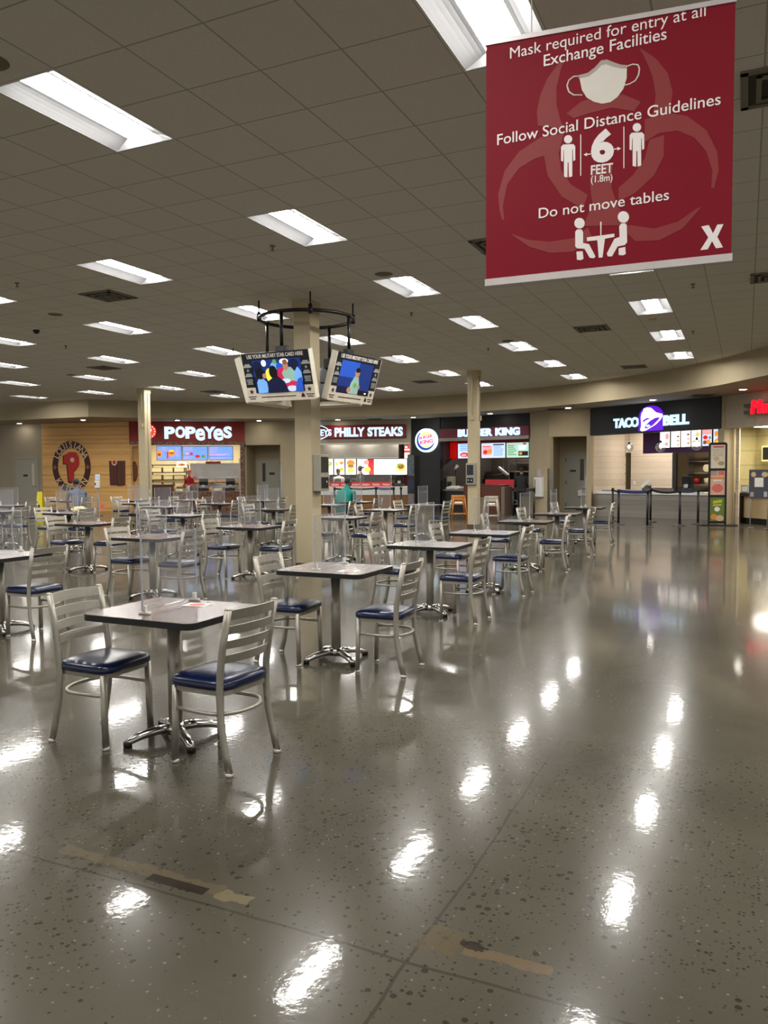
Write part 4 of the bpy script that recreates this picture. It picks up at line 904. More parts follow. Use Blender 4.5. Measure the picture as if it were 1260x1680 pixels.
MB().bx(max(-.2, q[0] - .6), q[1], 0, 1.6, q[2], zo + .29).obj('body', mat('hood_steel', (128, 126, 122), .38, .85, var=.15, scale=2), t); MB().bx(max(-.2, q[0] - .6), q[1], -.02, .0, q[2], q[2] + .04).obj('lip', M_chrome, t)
BP = [[('green', 'e', .1, .55, .9, .85), ('yellow', 'e', .05, .62, .8, .8), ('orange', 'e', .2, .4, .6, .55)], [('yellow', 'e', .1, .6, .4, .8), ('orange', 'e', .5, .65, .95, .85), ('brown', 'e', .15, .15, .5, .4), ('yellow', 'e', .5, .2, .95, .45), ('green', 'e', .6, .3, .8, .4)], [('orange', 'e', .1, .55, .9, .95), ('red', 'e', .2, .5, .8, .62), ('green', 'e', .15, .42, .85, .54), ('yellow', 'e', .15, .12, .85, .42)], [('red', ((.75, 0), (1, 0), (1, 1), (.65, 1)), 0, 0, 1, 1), ('pink', 'e', .4, .62, .75, .95), ('yellow', 'e', .45, .15, .85, .5), ('brown', 'e', .1, .4, .5, .52)], [('yellow', 'e', .66, .2, .97, .75), ('brown', 'e', .72, .35, .92, .7), ('green', 'e', .7, .55, .85, .7)]]
for i, (x0, x1) in enumerate(((530.5, 547), (548, 565.5), (566.5, 584.5), (585.5, 612.5), (613, 668))):
    panel(F4, 'menu_board', 'backlit steak menu board showing ' + ('a long sandwich, nearest the column', 'wraps and fries', 'a stacked orange sandwich', 'a red-edged sandwich', 'one wide plate on white')[i], 'menu board', F4.rect(x0, 752.8, x1, 779, 1.7), 1.7, .08, M_dgrey, M_lightbox, BP[i], .012, 'backlit menu boards at the steak counter')
panel(F4, 'menu_board', 'small red and white price board at the black wall corner of the steak counter', 'menu board', F4.rect(663.5, 730, 672, 752, .6), .6, .05, M_white, M_lightbox, [('red', 'r', 0, .7, 1, 1), ('red', 'r', 0, .42, 1, .6), ('white', 'r', .1, .78, .6, .9)], .005)
q = F4.rect(519, 796.5, 669, 838, .5); zc4 = F4.uz(600, 798.5, .5)[1]; zw = F4.uz(600, 812, .5)[1]
t = F4.thing('service_counter', 'white-topped counter with oak base before the steak kitchen', 'counter', 0, 0, 0)
MB().bx(-.05, L4 - .15, .58, 1.3, 0, zw).obj('base', M_oak, t); MB().bx(-.05, L4 - .15, .53, 1.3, zw, zc4).obj('white_front', M_wmetal, t)
q = F4.rect(540, 791, 642, 797.5, .7); t = F4.thing('sneeze_guard', 'red printed sneeze guard along the steak counter top', 'sneeze guard', (q[0] + q[1]) / 2, .7, zc4); hw = (q[1] - q[0]) / 2
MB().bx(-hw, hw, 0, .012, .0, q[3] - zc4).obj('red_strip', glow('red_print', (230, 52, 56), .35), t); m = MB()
for k in range(6): m.text('FRESH', -hw + .1 + k * hw * .33, -hw + .1 + k * hw * .33 + .3, .04, .12, -.003, bold=.02, ext=.001)
m.obj('print', M_white, t); MB().bx(-hw, hw, .005, .01, q[3] - zc4, q[3] - zc4 + .45).obj('glass', M_acr, t)
m = MB()
for sx in (-1, 0, 1): m.tube([(sx * hw, .008, 0), (sx * hw, .008, q[3] - zc4 + .45)], .012)
m.obj('post', M_chrome, t)
u = F4.uz(555, 785, 1.55)[0]; person('cook in white shirt, black apron and black cap bent over the steak counter', F4.P(u, 1.72), F4.rz + PI, dict(STAND(.2), lean=.1, nod=.08, dz=-.02), cl((214, 214, 212), (34, 34, 38), (70, 46, 38), 0), .93, 1.15, hat=M_black, apron=M_black)
u = F4.uz(592, 780, 1.6)[0]; person('cook in dark shirt standing in profile before the red-edged menu board', F4.P(u, 1.55), F4.rz + PI / 2 - .4, STAND(.35), cl((34, 38, 40), (24, 24, 28), (62, 42, 36), 0), 1.0, 1.1)
o = F4.thing('paper_holder', 'white paper notice on the red tiles of the steak kitchen', 'notice', F4.uz(643, 786, 3.5)[0], 3.58, F4.uz(643, 786, 3.5)[1]); MB().bx(-.13, .13, -.01, 0, -.16, .16).obj('sheet', M_paper, o); MB().bx(-.09, .09, -.013, -.01, -.02, .1).obj('print', M_grey, o)
register(F4, F4.uz(655, 797, .9)[0], .95, zc4, 'black cash register at the black wall end of the steak counter', 0, .9)
q = F4.rect(521, 784, 533, 797, 1.0); t = F4.thing('drink_dispenser', 'white drink machine beside the column on the steak counter', 'drink machine', (q[0] + q[1]) / 2, .75, zc4); MB().bx(-.16, .16, 0, .4, 0, .42, bev=.02).obj('body', M_white, t); MB().bx(-.12, .12, -.02, .0, .08, .3).obj('front', M_dgrey, t)
t = F4.thing('steel_table', 'steel prep table with trays between the two cooks', 'prep table', F4.uz(573, 790, 2.3)[0], 2.3, 0); MB().bx(-.6, .6, 0, .6, .88, .92).obj('top', M_ss, t)
for sx in (-1, 1):
    for y in (.04, .56): MB().tube([(sx * .56, y, 0), (sx * .56, y, .88)], .02).obj('leg', M_ss, t)
MB().bx(-.55, .55, .3, .6, 1.2, 1.23).bx(-.55, -.52, .3, .6, .92, 1.2).bx(.52, .55, .3, .6, .92, 1.2).obj('shelf', M_ss, t)
# tall poster totem on the corner
q = F4.rect(668.3, 745.5, 680, 828, -.35); t = F4.thing('poster_stand', 'tall narrow dark poster stand between steak and burger counters', 'poster stand', (q[0] + q[1]) / 2, -.35, 0); hw = (q[1] - q[0]) / 2
MB().bx(-hw, hw, 0, .06, .05, q[3]).obj('panel', M_black, t); MB().bx(-hw - .05, hw + .05, -.15, .2, 0, .05).obj('foot', M_blackm, t)
H_ = q[3]; m = MB(); PM = [mat('poster_grey', (92, 98, 106), .4, var=.5, scale=9), mat('poster_blue', (26, 38, 66), .4, var=.5, scale=9), mat('poster_pinkgrey', (122, 110, 112), .4, var=.4, scale=9)]
for k_, z0_, z1_ in ((0, H_ * .62, H_ - .03), (1, H_ * .36, H_ * .55), (2, H_ * .1, H_ * .3)): MB().bx(-hw + .01, hw - .01, -.005, 0, z0_, z1_).obj('poster', PM[k_], t)

# ---------------------------------------------------------------- F5: burger counter
L5 = F5.len; ub = F5.uz(722.5, 760)[0]; ue = F5.uz(868.5, 760)[0]
zb1 = F5.uz(800, 701)[1]; zb0 = F5.uz(800, 716.7)[1]; zg = F5.uz(800, 721.8)[1]
F5.struct('wall_black_shiplap', MB().bx(0, ub, -.03, .15, 0, ZB), M_ship)
F5.struct('wall_burger_fascia', MB().bx(ub, ue, .0, .2, zg, ZB), mat('black_fascia', (7, 7, 10), .5))
F5.struct('trim_5', MB().bx(ub, ue, -.09, .02, zg, zb0), mat('grey_ledge', (150, 142, 138), .5))
t = F5.thing('shop_sign', 'maroon sign strip with white rounded letters over the burger counter', 'shop sign', 0, 0, 0)
MB().bx(ub, ue, -.06, 0, zb0, zb1).obj('board', M_maroon, t); m = MB()
a = F5.uz(751, 711, -.1); b = F5.uz(796, 709, -.1); c = F5.uz(812, 708.5, -.1); d = F5.uz(852.5, 706.5, -.1)
hz_ = .29; zt_ = F5.uz(800, 709, -.1)[1]
m.text('BURGER', a[0], F5.uz(807.5, 709, -.1)[0], zt_ - hz_ / 2, zt_ + hz_ / 2, -.09, bold=.055, ext=.025); m.obj('lettering', M_signw, t); m = MB().text('KING', F5.uz(812.5, 709, -.1)[0], d[0], zt_ - hz_ / 2, zt_ + hz_ / 2, -.09, bold=.055, ext=.025)
m.obj('lettering', M_signw, t)
q = F5.rect(682, 703, 717, 742, -.12); cx, cz, rx, rz_ = (q[0] + q[1]) / 2, (q[2] + q[3]) / 2, (q[1] - q[0]) / 2, (q[3] - q[2]) / 2
t = F5.thing('round_sign', 'round white glowing burger logo on the black shiplap wall', 'round sign', cx, -.05, cz)
MB().prism(disc(0, 0, rx, rz_, 40), -.12, .02).obj('light_box', M_signbk, t)
m = MB(); oa = arc(0, 0, rx * .84, rz_ * .84, 2.3, 5.95, 30); ib = arc(.06 * rx, .08 * rz_, rx * .74, rz_ * .72, 2.3, 5.95, 30)
for k in range(30): m.prism([oa[k], oa[k + 1], ib[k + 1], ib[k]], -.124, -.121)
m.obj('blue_crescent', M_signblue, t)
m = MB(); m.prism(arc(.05 * rx, .3 * rz_, rx * .55, rz_ * .42, .25, PI - .1, 14), -.124, -.121); m.prism(arc(.08 * rx, -.32 * rz_, rx * .5, rz_ * .3, PI + .2, 2 * PI - .2, 14), -.124, -.121); m.obj('bun', M_signyel, t)
m = MB().text('BURGER', -rx * .58, rx * .66, rz_ * .06, rz_ * .32, -.124, bold=.045, ext=.003, slope=.13); m.text('KING', -rx * .52, rx * .7, -rz_ * .36, -rz_ * .02, -.124, bold=.045, ext=.003, slope=.13); m.obj('lettering', M_signpink, t)
shell(F5, 'burger_kitchen', ub, ue - .05, .2, 4.2, zg + .35, mat('dark_kitchen_wall', (66, 60, 56), .5, var=.15), None, mat('kitchen_ceiling', (120, 112, 104), .7))
kitchen_lights(F5, ub + .8, ue, 2.4, 4.0, zg + .35, 2, 'burger kitchen')
q = F5.rect(726, 723.5, 868, 753, .7); F5.struct('panel_red_wall', MB().bx(ub + .02, ue - .06, .78, .86, q[2], q[3] + .05), mat('red_gloss', (190, 16, 14), .35))
t = F5.thing('light_panel', 'plain glowing red panel beside the burger menu screens', 'light panel', 0, .7, 0); g = F5.rect(727, 726, 749, 752.5, .7); MB().bx(max(g[0], ub + .02), g[1], 0, .07, g[2], g[3]).obj('face', glow('red_light', (214, 4, 4), .55, .3), t)
BS = [lines('sky', .08, .9, .45, .95, 4) + [('red', 'e', .1, .08, .5, .4), ('pink', 'e', .15, .12, .4, .3)], [('pink', 'r', .04, .2, .46, .82), ('red', 'e', .07, .25, .26, .55), ('orange', 'e', .26, .3, .45, .6), ('navy', 'r', .5, .85, .95, .93)] + lines('sky', .52, .96, .1, .8, 8) + lines('red', .06, .4, .7, .8, 1), lines('green', .06, .5, .1, .85, 6) + lines('pink', .05, .7, .86, .96, 1) + [('red', 'e', .62, .2, .76, .4), ('dark', 'r', .55, .12, .98, .42), ('orange', 'e', .58, .18, .72, .36), ('crimson', 'r', .75, .86, .9, .97)] + lines('white', .55, .95, .5, .8, 4)]
for i, (x0, x1, sm) in enumerate(((751, 787.5, M_screenw), (789.5, 829.5, M_screenw), (830.5, 868, M_screeng))):
    panel(F5, 'menu_screen', 'bright burger menu screen ' + ('half hidden by the narrow column', 'showing two burgers, in the middle', 'with green tint, nearest the recessed door')[i], 'menu screen', F5.rect(x0, 727 - i * .8, x1, 752.5 - i * .6, .66), .66, .06, M_black, sm, BS[i], .015, 'menu screens at the burger counter')
q = F5.rect(723, 803, 765, 845, .2); zc5 = q[3]
t = F5.thing('service_counter', 'black shiplap counter with grey top beneath the burger screens', 'counter', 0, 0, 0)
MB().bx(ub + .02, ue - .08, .22, .9, 0, zc5 - .05).obj('front', M_ship, t); MB().bx(ub + .02, ue - .08, .16, .95, zc5 - .05, zc5).obj('worktop', mat('grey_worktop', (128, 122, 114), .35), t)
q = F5.rect(833, 820, 850, 828, .15); MB().text('CHOICE', q[0] - .55, q[1] + .05, q[2], q[3], .195, bold=.03, ext=.004).obj('lettering', M_white, t)
q = F5.rect(795, 787.5, 842, 794.5, .25); t = F5.thing('tray_display', 'red printed board on top of the burger counter', 'display board', (q[0] + q[1]) / 2, .3, zc5); hw = (q[1] - q[0]) / 2
MB().bx(-hw, hw, 0, .04, 0, q[3] - zc5 + .02).obj('board', mat('red_board', (206, 36, 54), .45), t); MB().bx(-hw * .5, hw * .4, -.004, 0, .08, .14).obj('print', M_paper, t)
q = F5.rect(760, 795.5, 822, 850, -.9); t = F5.thing('waste_cabinet', 'cherry brown waste cabinet before the burger counter', 'cabinet', (q[0] + q[1]) / 2, -.9, 0); hw = (q[1] - q[0]) / 2
MB().bx(-hw, hw, .02, .6, 0, q[3] - .03).obj('body', M_brownwood, t); MB().bx(-hw - .02, hw + .02, 0, .62, q[3] - .03, q[3]).obj('top', mat('cabinet_top', (70, 40, 30), .4), t)
for s in (-1, 1): MB().bx(s * .03, s * (hw - .03), .0, .02, .12, q[3] - .1).obj('door', M_brownwood, t)
MB().bx(hw, hw + .14, .0, .6, 0, q[3] - .06).obj('end_panel', mat('taupe_panel', (112, 94, 84), .5), t)
u = F5.uz(736, 803, .4)[0]; t = F5.thing('napkin_dispenser', 'grey-green napkin box on the burger counter by the black wall', 'napkin box', max(u - .15, ub + .2), .35, zc5); MB().bx(-.14, .14, 0, .25, 0, .5, bev=.02).obj('body', mat('putty_plastic', (150, 148, 124), .5), t); MB().bx(-.1, .1, -.01, 0, .12, .3).obj('slot', M_black, t)
t = F5.thing('paper_bag_stack', 'heap of white paper bags on the burger counter', 'paper bags', F5.uz(747, 803, .4)[0], .42, zc5)
for k in range(5): MB().box((-.2 + .1 * k, random.uniform(-.05, .05), .05 + .025 * (k % 3)), (.3, .24, .08), random.uniform(-.3, .3), bev=.012).obj('bag', M_paper, t)
t = F5.thing('menu_lamp', 'small lamp on black stem above the white paper bags', 'lamp', max(ub + .15, F5.uz(748, 775, .8)[0]), .8, zc5 + .62); MB().tube([(0, 0, -.6), (0, 0, .18)], .02).lathe([(.09, -.62), (.09, -.6)]).obj('stem', M_black, t); MB().tube([(-.04, -.02, .16), (.1, -.05, .3)], [.05, .07]).obj('head', M_wmetal, t)
for x, y, lab, ww in ((838, 775, 'white shade of the long kitchen heat lamp in the burger kitchen', 2.6),):
    uu, zz = F5.uz(x - 12, y - 2, ww); t = F5.thing('heat_lamp', 'white tube heat lamp over the burger kitchen pass', 'heat lamp', uu, ww, zz); MB().tube([(-.22, 0, .14), (.2, 0, -.16)], .07).obj('shade', M_wmetal, t); MB().tube([(0, 0, 0), (0, 0, zg + .35 - zz)], .008).tube([(-.5, 0, -.18), (.1, 0, -.08)], .025).obj('arm', M_ss, t)
q = F5.rect(835, 765, 868, 800, 3.2); t, hw = rack(F5, 'kitchen_rack', 'steel kitchen rack of pans at the back of the burger kitchen', 'rack', q[0], q[1], 3.2, 3.9, .8, 2.2, 5, M_ss)
q = F5.rect(770, 765, 834, 800, 3.0); q = (max(q[0], ub + .1), F5.rect(834, 765, 868, 800, 3.2)[0] - .1) + tuple(q[2:])
t = F5.thing('fryer_bank', 'steel fryer bank with hood behind the burger counter', 'fryer', (q[0] + q[1]) / 2, 3.0, 0); hw = (q[1] - q[0]) / 2
MB().bx(-hw, hw, 0, .8, 0, 1.0).obj('body', M_ss, t); MB().bx(-hw, hw, .5, .9, 1.0, 1.5).obj('backsplash', mat('dark_steel', (74, 66, 58), .4, .6), t); m = MB()
for k in range(4): m.bx(-hw + .1 + k * hw * .5, -hw + .1 + k * hw * .5 + hw * .3, -.03, 0, .4, .8)
m.obj('fryer_door', M_dgrey, t); MB().bx(-.5, .3, .1, .5, 1.0, 1.2, bev=.02).obj('basket', M_blackm, t)
u = F5.uz(855, 800, -.7)[0]; person('customer in black jacket and black trousers at the burger counter, back turned', F5.P(u, -.7), F5.rz + .25, dict(STAND(.34), lean=.06), cl((22, 22, 25), (16, 16, 19), (150, 112, 92), 0), .93, 1.2)
def highchair(px, py, d, rz, m, lab):
    p = atd(px, py, d); t = thing('high_chair', lab, 'high chair', (p.x, p.y, 0), rz, 'stackable high chairs by the burger counter')
    for sx in (-1, 1):
        for sy in (-1, 1): MB().tube([(sx * .25, sy * .24, 0), (sx * .17, sy * .17, .74)], .022, 8).obj('leg', m, t)
    MB().tube([(-.235, -.22, .16), (.235, -.22, .16)], .018).tube([(-.235, .22, .16), (.235, .22, .16)], .018).tube([(-.235, -.22, .16), (-.235, .22, .16)], .018).tube([(.235, -.22, .16), (.235, .22, .16)], .018).obj('rail', m, t)
    MB().bx(-.17, .17, -.16, .16, .46, .485, bev=.005).obj('seat', m, t)
    MB().tube([(-.19, -.19, .72), (.19, -.19, .72)], .02).tube([(-.19, -.19, .72), (-.18, .18, .74)], .022).tube([(.19, -.19, .72), (.18, .18, .74)], .022).obj('arm_rail', m, t)
    MB().bx(-.18, .18, .16, .185, .58, .76, bev=.01).obj('backrest', m, t)
    MB().bx(-.12, .12, -.1, .1, .487, .55, bev=.02).obj('white_liner', M_paper, t)
highchair(752, 840, 25.2, .5, M_amber, 'amber wooden high chair beside the narrow column')
highchair(806, 840, 24.0, .2, M_greyhc, 'pale grey high chair before the brown waste cabinet')

# ---------------------------------------------------------------- stanchions
def stanchion(p, lab, grp):
    t = thing('stanchion', lab, 'stanchion', (p.x, p.y, 0), 0, grp)
    MB().lathe([(.18, 0), (.18, .012), (.1, .03), (.04, .045), (.032, .05)], seg=24).obj('base', mat('stanchion_base', (92, 90, 88), .3, .6), t)
    MB().lathe([(.032, .045), (.032, .9)], seg=16).obj('post', M_black, t); MB().lathe([(.04, .9), (.04, .99), (.03, 1.0)], seg=16).obj('belt_head', M_black, t)
def belt(a, b, m, lab, sag=.03, h=.06):
    mm = MB(); n = 10; vs = []
    for k in range(n + 1):
        q = k / n; p = a.lerp(b, q); z = .95 - sag * 4 * q * (1 - q); vs += [(p.x, p.y, z - h / 2), (p.x, p.y, z + h / 2)]
    d = (b - a).normalized(); nn = Vector((-d.y, d.x, 0)) * .002
    vs2 = [tuple(Vector(v) + nn) for v in vs]; N = len(vs)
    mm.add(vs + vs2, [(2 * k, 2 * k + 2, 2 * k + 3, 2 * k + 1) for k in range(n)] + [(N + 2 * k, N + 2 * k + 1, N + 2 * k + 3, N + 2 * k + 2) for k in range(n)] + [(2 * k + 1, 2 * k + 3, N + 2 * k + 3, N + 2 * k + 1) for k in range(n)] + [(2 * k, N + 2 * k, N + 2 * k + 2, 2 * k + 2) for k in range(n)])
    o = mm.obj('queue_belt', m); tag(o, lab, 'belt', 'queue belts')
def fl(x, y): return onz(x, y, 0)
st = [fl(1005, 854.5), fl(1014.5, 861), fl(1062, 865), fl(1067, 856.5), fl(1115, 862.5), fl(1145, 860)]
GS = 'stanchions at the taco counter'
for p, l in zip(st, ('behind the others at the recessed door end', 'at the recessed door end of the front line', 'foremost, where the blue belt ends', 'behind the foremost post of the taco queue', 'in the middle of the black belt', 'nearest the tall menu stand')): stanchion(p, 'black queue post before the taco counter, ' + l, GS)
belt(st[1], st[2], M_belt, 'blue queue belt between two posts before the taco counter', .02, .09); belt(st[0], st[1], M_blkbelt, 'short black belt at the recessed door end of the taco queue'); belt(st[3], st[4], M_blkbelt, 'black belt sagging between middle posts before the taco counter', .06); belt(st[4], st[5], M_belt, 'dark blue belt nearest the tall menu stand'); belt(st[2], st[3], M_blkbelt, 'black belt running back from the foremost taco post')
sa = [atd(x, 830, d) for x, d in ((549, 27.5), (574, 27.5), (617, 27.5), (646, 27.0), (658, 27.5))]
for p, l in zip(sa, ('behind the person in teal, nearest the big column', 'beside the head of the person in teal', 'where the blue belt starts', 'where the blue belt ends', 'nearest the tall dark poster stand')): stanchion(p, 'black queue post at the steak counter, ' + l, 'stanchions at the steak counter')
belt(sa[0], sa[1], M_blkbelt, 'black belt behind the person in teal'); belt(sa[1], sa[2], M_blkbelt, 'thin black belt across the steak counter front'); belt(sa[2], sa[3], M_belt, 'dark blue belt across the steak counter', .02, .09)
sb = [atd(842, 830, 25.6), atd(876, 830, 24.6)]
for p, l in zip(sb, ('beside the customer in black', 'by the white wall dispenser')): stanchion(p, 'black queue post at the burger counter, ' + l, 'stanchions at the burger counter')
belt(sb[0], sb[1], M_blkbelt, 'black belt behind the customer in black')

# ---------------------------------------------------------------- F6/F7: angled wall, recessed door
F6.struct('wall_angled', MB().bx(-.06, F6.len, 0, .14, 0, ZB), M_beige)
q = F6.rect(880.5, 783, 892.5, 815); t = F6.thing('wall_dispenser', 'tall white dispenser on the angled beige wall', 'dispenser', (q[0] + q[1]) / 2, 0, q[2]); hw = (q[1] - q[0]) / 2; h = q[3] - q[2]
MB().bx(-hw, hw, -.13, 0, 0, h, bev=.015).obj('body', M_wmetal, t); MB().bx(-hw * .6, -hw * .45, -.135, -.129, .1, h - .08).obj('slot', M_black, t); MB().bx(-hw * .1, hw * .75, -.136, -.129, .08, h - .06).obj('front_plate', M_white, t)
q = F6.rect(882.5, 770, 891, 782); t = F6.thing('wall_box', 'small pale box above the tall white dispenser', 'wall box', (q[0] + q[1]) / 2, 0, q[2]); MB().bx(-.1, .1, -.08, 0, 0, q[3] - q[2], bev=.01).obj('body', mat('lilac_grey', (184, 176, 180), .5), t)
F6.struct('trim_6', MB().bx(F6.len - .12, F6.len + .005, -.012, .15, 0, F6.uz(900, 768)[1]), M_ss)
zl7 = F7.uz(930, 716)[1]; ur = F7.uz(962, 780)[0]
F7.struct('wall_lintel', MB().bx(-.02, ur, 0, .14, zl7, ZB), M_beige); F7.struct('wall_jamb', MB().bx(ur, F7.len + .02, 0, 1.9, 0, ZB), M_beige)
F7.struct('wall_recess', MB().bx(-.12, 0, .1, 1.7, 0, zl7 + .1).bx(-.1, ur + .1, 1.6, 1.7, 0, zl7 + .1).bx(-.1, ur + .1, .1, 1.7, zl7, zl7 + .05), M_beige)
q = F7.rect(928, 745, 964, 850, 1.58); t = F7.thing('door', 'grey door with banded glass slit in the recess by the taco counter', 'door', q[0], 1.58, 0); o0 = q[0]
s_ = F7.rect(952, 753, 958, 788, 1.58); pl = F7.rect(935.5, 771, 945, 774, 1.58)
door_parts(t, .95, F7.uz(940, 745, 1.58)[1], (s_[0] - o0, s_[1] - o0, s_[2], s_[3]), (pl[0] - o0, pl[1] - o0, pl[2], pl[3]), -1)
t = F7.thing('drinking_fountain', 'steel drinking fountain on the jamb of the recessed door', 'drinking fountain', ur - .0, .5, .0, PI / 2)
MB().bx(-.2, .2, .01, .34, .62, .9, bev=.04).obj('basin', M_chrome, t); MB().bx(-.16, .16, .0, .12, .9, 1.35, bev=.02).obj('back', M_ss, t); MB().tube([(.08, .18, .9), (.08, .2, .98), (.06, .24, 1.0)], .012).obj('spout', M_chrome, t)

# ---------------------------------------------------------------- F8: taco counter
L8 = F8.len; a = F8.uz(969.5, 714, -.02); b = F8.uz(1186, 703.5, -.02); zt8 = (a[1] + b[1]) / 2
F8.struct('wall_taco_fascia', MB().bx(.0, L8 - .0, .02, .25, zt8, ZB), M_char)
t = F8.thing('shop_sign', 'charcoal fascia with white letters and purple bell logo', 'shop sign', 0, 0, 0)
MB().bx(.02, L8 - .03, -.06, .02, zt8, ZB - .002).obj('board', M_char, t)
zl8 = F8.uz(1027, 694.3, -.1)[1]; m = MB(); q = F8.rect(1006, 687, 1047, 702, -.1)
a = F8.uz(1006, 695, -.1); b = F8.uz(1047, 693, -.1); c = F8.uz(1087.5, 690, -.1); d = F8.uz(1129.5, 688, -.1); hh = .155
m.text('TACO', a[0], b[0], a[1] - hh, a[1] + hh, -.08, bold=.04, ext=.02); m.obj('lettering', M_signw, t); m = MB().text('BELL', c[0], d[0], c[1] - hh, c[1] + hh, -.08, bold=.05, ext=.02); m.obj('lettering', M_signw, t)
q0 = F8.uz(1047.5, 708, -.1); q1 = F8.uz(1087, 706, -.1); q2 = F8.uz(1068, 665.5, -.1); W_ = q1[0] - q0[0]; H_ = q2[1] - q0[1]; x0, z0 = q0[0], q0[1]
f = lambda pts: [(x0 + x * W_, z0 + z * H_) for x, z in pts]
lg = MB().prism(f([(0, 0), (1, 0), (1, .62)] + arc(.5, .58, .5, .42, 0, PI, 18) + [(0, .5)]), -.1, -.02).obj('bell_logo', M_signpur, t)
MB().prism(f([(.12, .36), (.1, .55), (.13, .72), (.2, .82), (.22, .9), (.34, .94), (.5, .92), (.6, .84), (.72, .72), (.9, .66), (.99, .64), (.98, .52), (.9, .4), (.72, .24), (.5, .12), (.3, .02), (.14, .0), (.08, .06), (.12, .2)]), -.112, -.101).obj('bell', glow('white_bell_face', (240, 246, 255), 1.9), lg)
m = MB(); m.prism(f([(.26, .12), (.4, .1), (.62, .22), (.84, .42), (.9, .52), (.7, .5), (.5, .4), (.34, .26)]), -.116, -.113); m.prism(f([(.22, .34), (.3, .42), (.52, .5), (.36, .52), (.2, .44)]), -.116, -.113); m.obj('bell_opening', M_signpur, lg)
MB().prism(f(disc(.42, .2, .09, .055, 12)), -.12, -.117).obj('clapper', M_signw, lg)
shell(F8, 'taco_kitchen', -.25, L8 + .25, .25, 4.6, zt8 + .4, mat('taco_back', (196, 176, 140), .5, var=.1), M_wtile, None, .3)
kitchen_lights(F8, .5, L8 - .4, .8, 2.2, zt8 + .4, 3, 'taco kitchen')
# counter: from the jamb to the menu stand, running slightly deeper
ca, cb = onz(974, 846, 0), onz(1172, 853.5, 0); FC = Fr((ca.x, ca.y), (cb.x, cb.y))
zc8 = FC.uz(1080, 807)[1]; zw8 = FC.uz(1080, 811.5)[1]
t = FC.thing('service_counter', 'grey plank taco counter with white top', 'counter', 0, 0, 0)
MB().bx(0, FC.len + .2, .04, .5, 0, zw8).obj('front', M_greywood, t); MB().bx(-.03, FC.len + .25, 0, .55, zw8, zc8).obj('worktop', M_wmetal, t)
# pale tiled wall behind, with a slot opening, purple menu backing
ww = 1.7; u0, u1 = FC.uz(970, 760, ww)[0] - .3, FC.uz(1103, 760, ww)[0]; s0, s1 = FC.uz(1011, 770, ww)[0], FC.uz(1035, 770, ww)[0]; sz0, sz1 = FC.uz(1020, 803, ww)[1], FC.uz(1020, 743, ww)[1]
FC.struct('wall_pale_tile', MB().bx(u0, s0, ww, ww + .12, 0, 3.5).bx(s1, u1, ww, ww + .12, 0, 3.5).bx(s0, s1, ww, ww + .12, 0, sz0).bx(s0, s1, ww, ww + .12, sz1, 3.4), M_wtile)
FC.struct('trim_7', MB().bx(s0, s1, ww + .06, ww + .1, sz0, sz1), M_glassd)
t = FC.thing('pass_shelf', 'gold-lit shelves seen through the slot in the pale tiled wall', 'shelves', (s0 + s1) / 2, ww + .02, 0); hw = (s1 - s0) / 2
for k, zz in enumerate((.16, .42, .66, .9)): MB().bx(-hw * .9, hw * .3, .0, .03, sz0 + (sz1 - sz0) * zz, sz0 + (sz1 - sz0) * zz + .05).obj('shelf', mat('brass_strip', (160, 130, 70), .3, .6), t)
for x, y, lab in ((1002, 788, 'triple light switch plate beside the slot opening'), (1041, 792, 'single switch plate on the pale tiled wall')):
    u, zz = FC.uz(x, y, ww); t = FC.thing('switch_plate', lab, 'switch', u, ww, zz); hw = .09 if 'triple' in lab else .04; MB().bx(-hw, hw, -.012, 0, -.06, .06).obj('plate', M_white, t); MB().bx(-hw * .5, hw * .5, -.018, -.012, -.03, .03).obj('rocker', M_wmetal, t)
pz0, pz1 = F8.uz(1100, 743, 1.2)[1], zt8 + .39; pu0 = F8.uz(1055, 725, 1.2)[0]
F8.struct('panel_purple', MB().bx(pu0, F8.uz(1188, 725, 1.2)[0], 1.2, 1.32, pz0, pz1), M_purple)
TP = [lines('white', .1, .9, .1, .9, 5) + [('pink', 'e', .55, .5, .95, .9), ('pink', 'e', .5, .1, .9, .35)], lines('white', .1, .6, .1, .9, 6) + [('orange', 'e', .65, .1 + .16 * 0, .95, .2), ('orange', 'e', .65, .35, .95, .46), ('brown', 'e', .65, .6, .95, .72)], lines('white', .1, .6, .1, .9, 6) + [('orange', 'e', .65, .15, .98, .3), ('pink', 'e', .65, .42, .95, .55), ('brown', 'e', .62, .7, .95, .82)], lines('pink', .1, .9, .5, .9, 4) + [('yellow', 'e', .6, .6, .95, .85), ('crimson', 'r', .1, .3, .9, .34)], [('pink', 'r', 0, .7, 1, 1), ('red', 'e', .1, .4, .6, .65), ('orange', 'e', .4, .1, .9, .4), ('brown', 'e', .1, .1, .5, .35), ('green', 'e', .7, .4, .95, .6)], [('orange', 'e', .1, .55, .5, .9), ('green', 'r', .55, .55, 1, .95), ('orange', 'e', .1, .0, .9, .45), ('yellow', 'e', .3, .1, .7, .3)]]
for i, (x0, x1, yb) in enumerate(((1083, 1099, 735), (1101, 1116, 734), (1117.5, 1133, 733.5), (1134.5, 1150, 733), (1152, 1168, 732), (1170.5, 1187, 731))):
    panel(F8, 'menu_board', 'glowing taco menu panel, ' + ('first from the bell logo end', 'second from the bell logo end', 'third from the bell logo end', 'fourth, above the last glass pendant', 'fifth, crowded with red food', 'last, with orange food and green square')[i], 'menu board', F8.rect(x0, 708 - i * .9, x1, yb, 1.12), 1.12, .06, M_black, M_lightbox if i < 4 else M_screenw, TP[i], .008, 'taco menu panels')
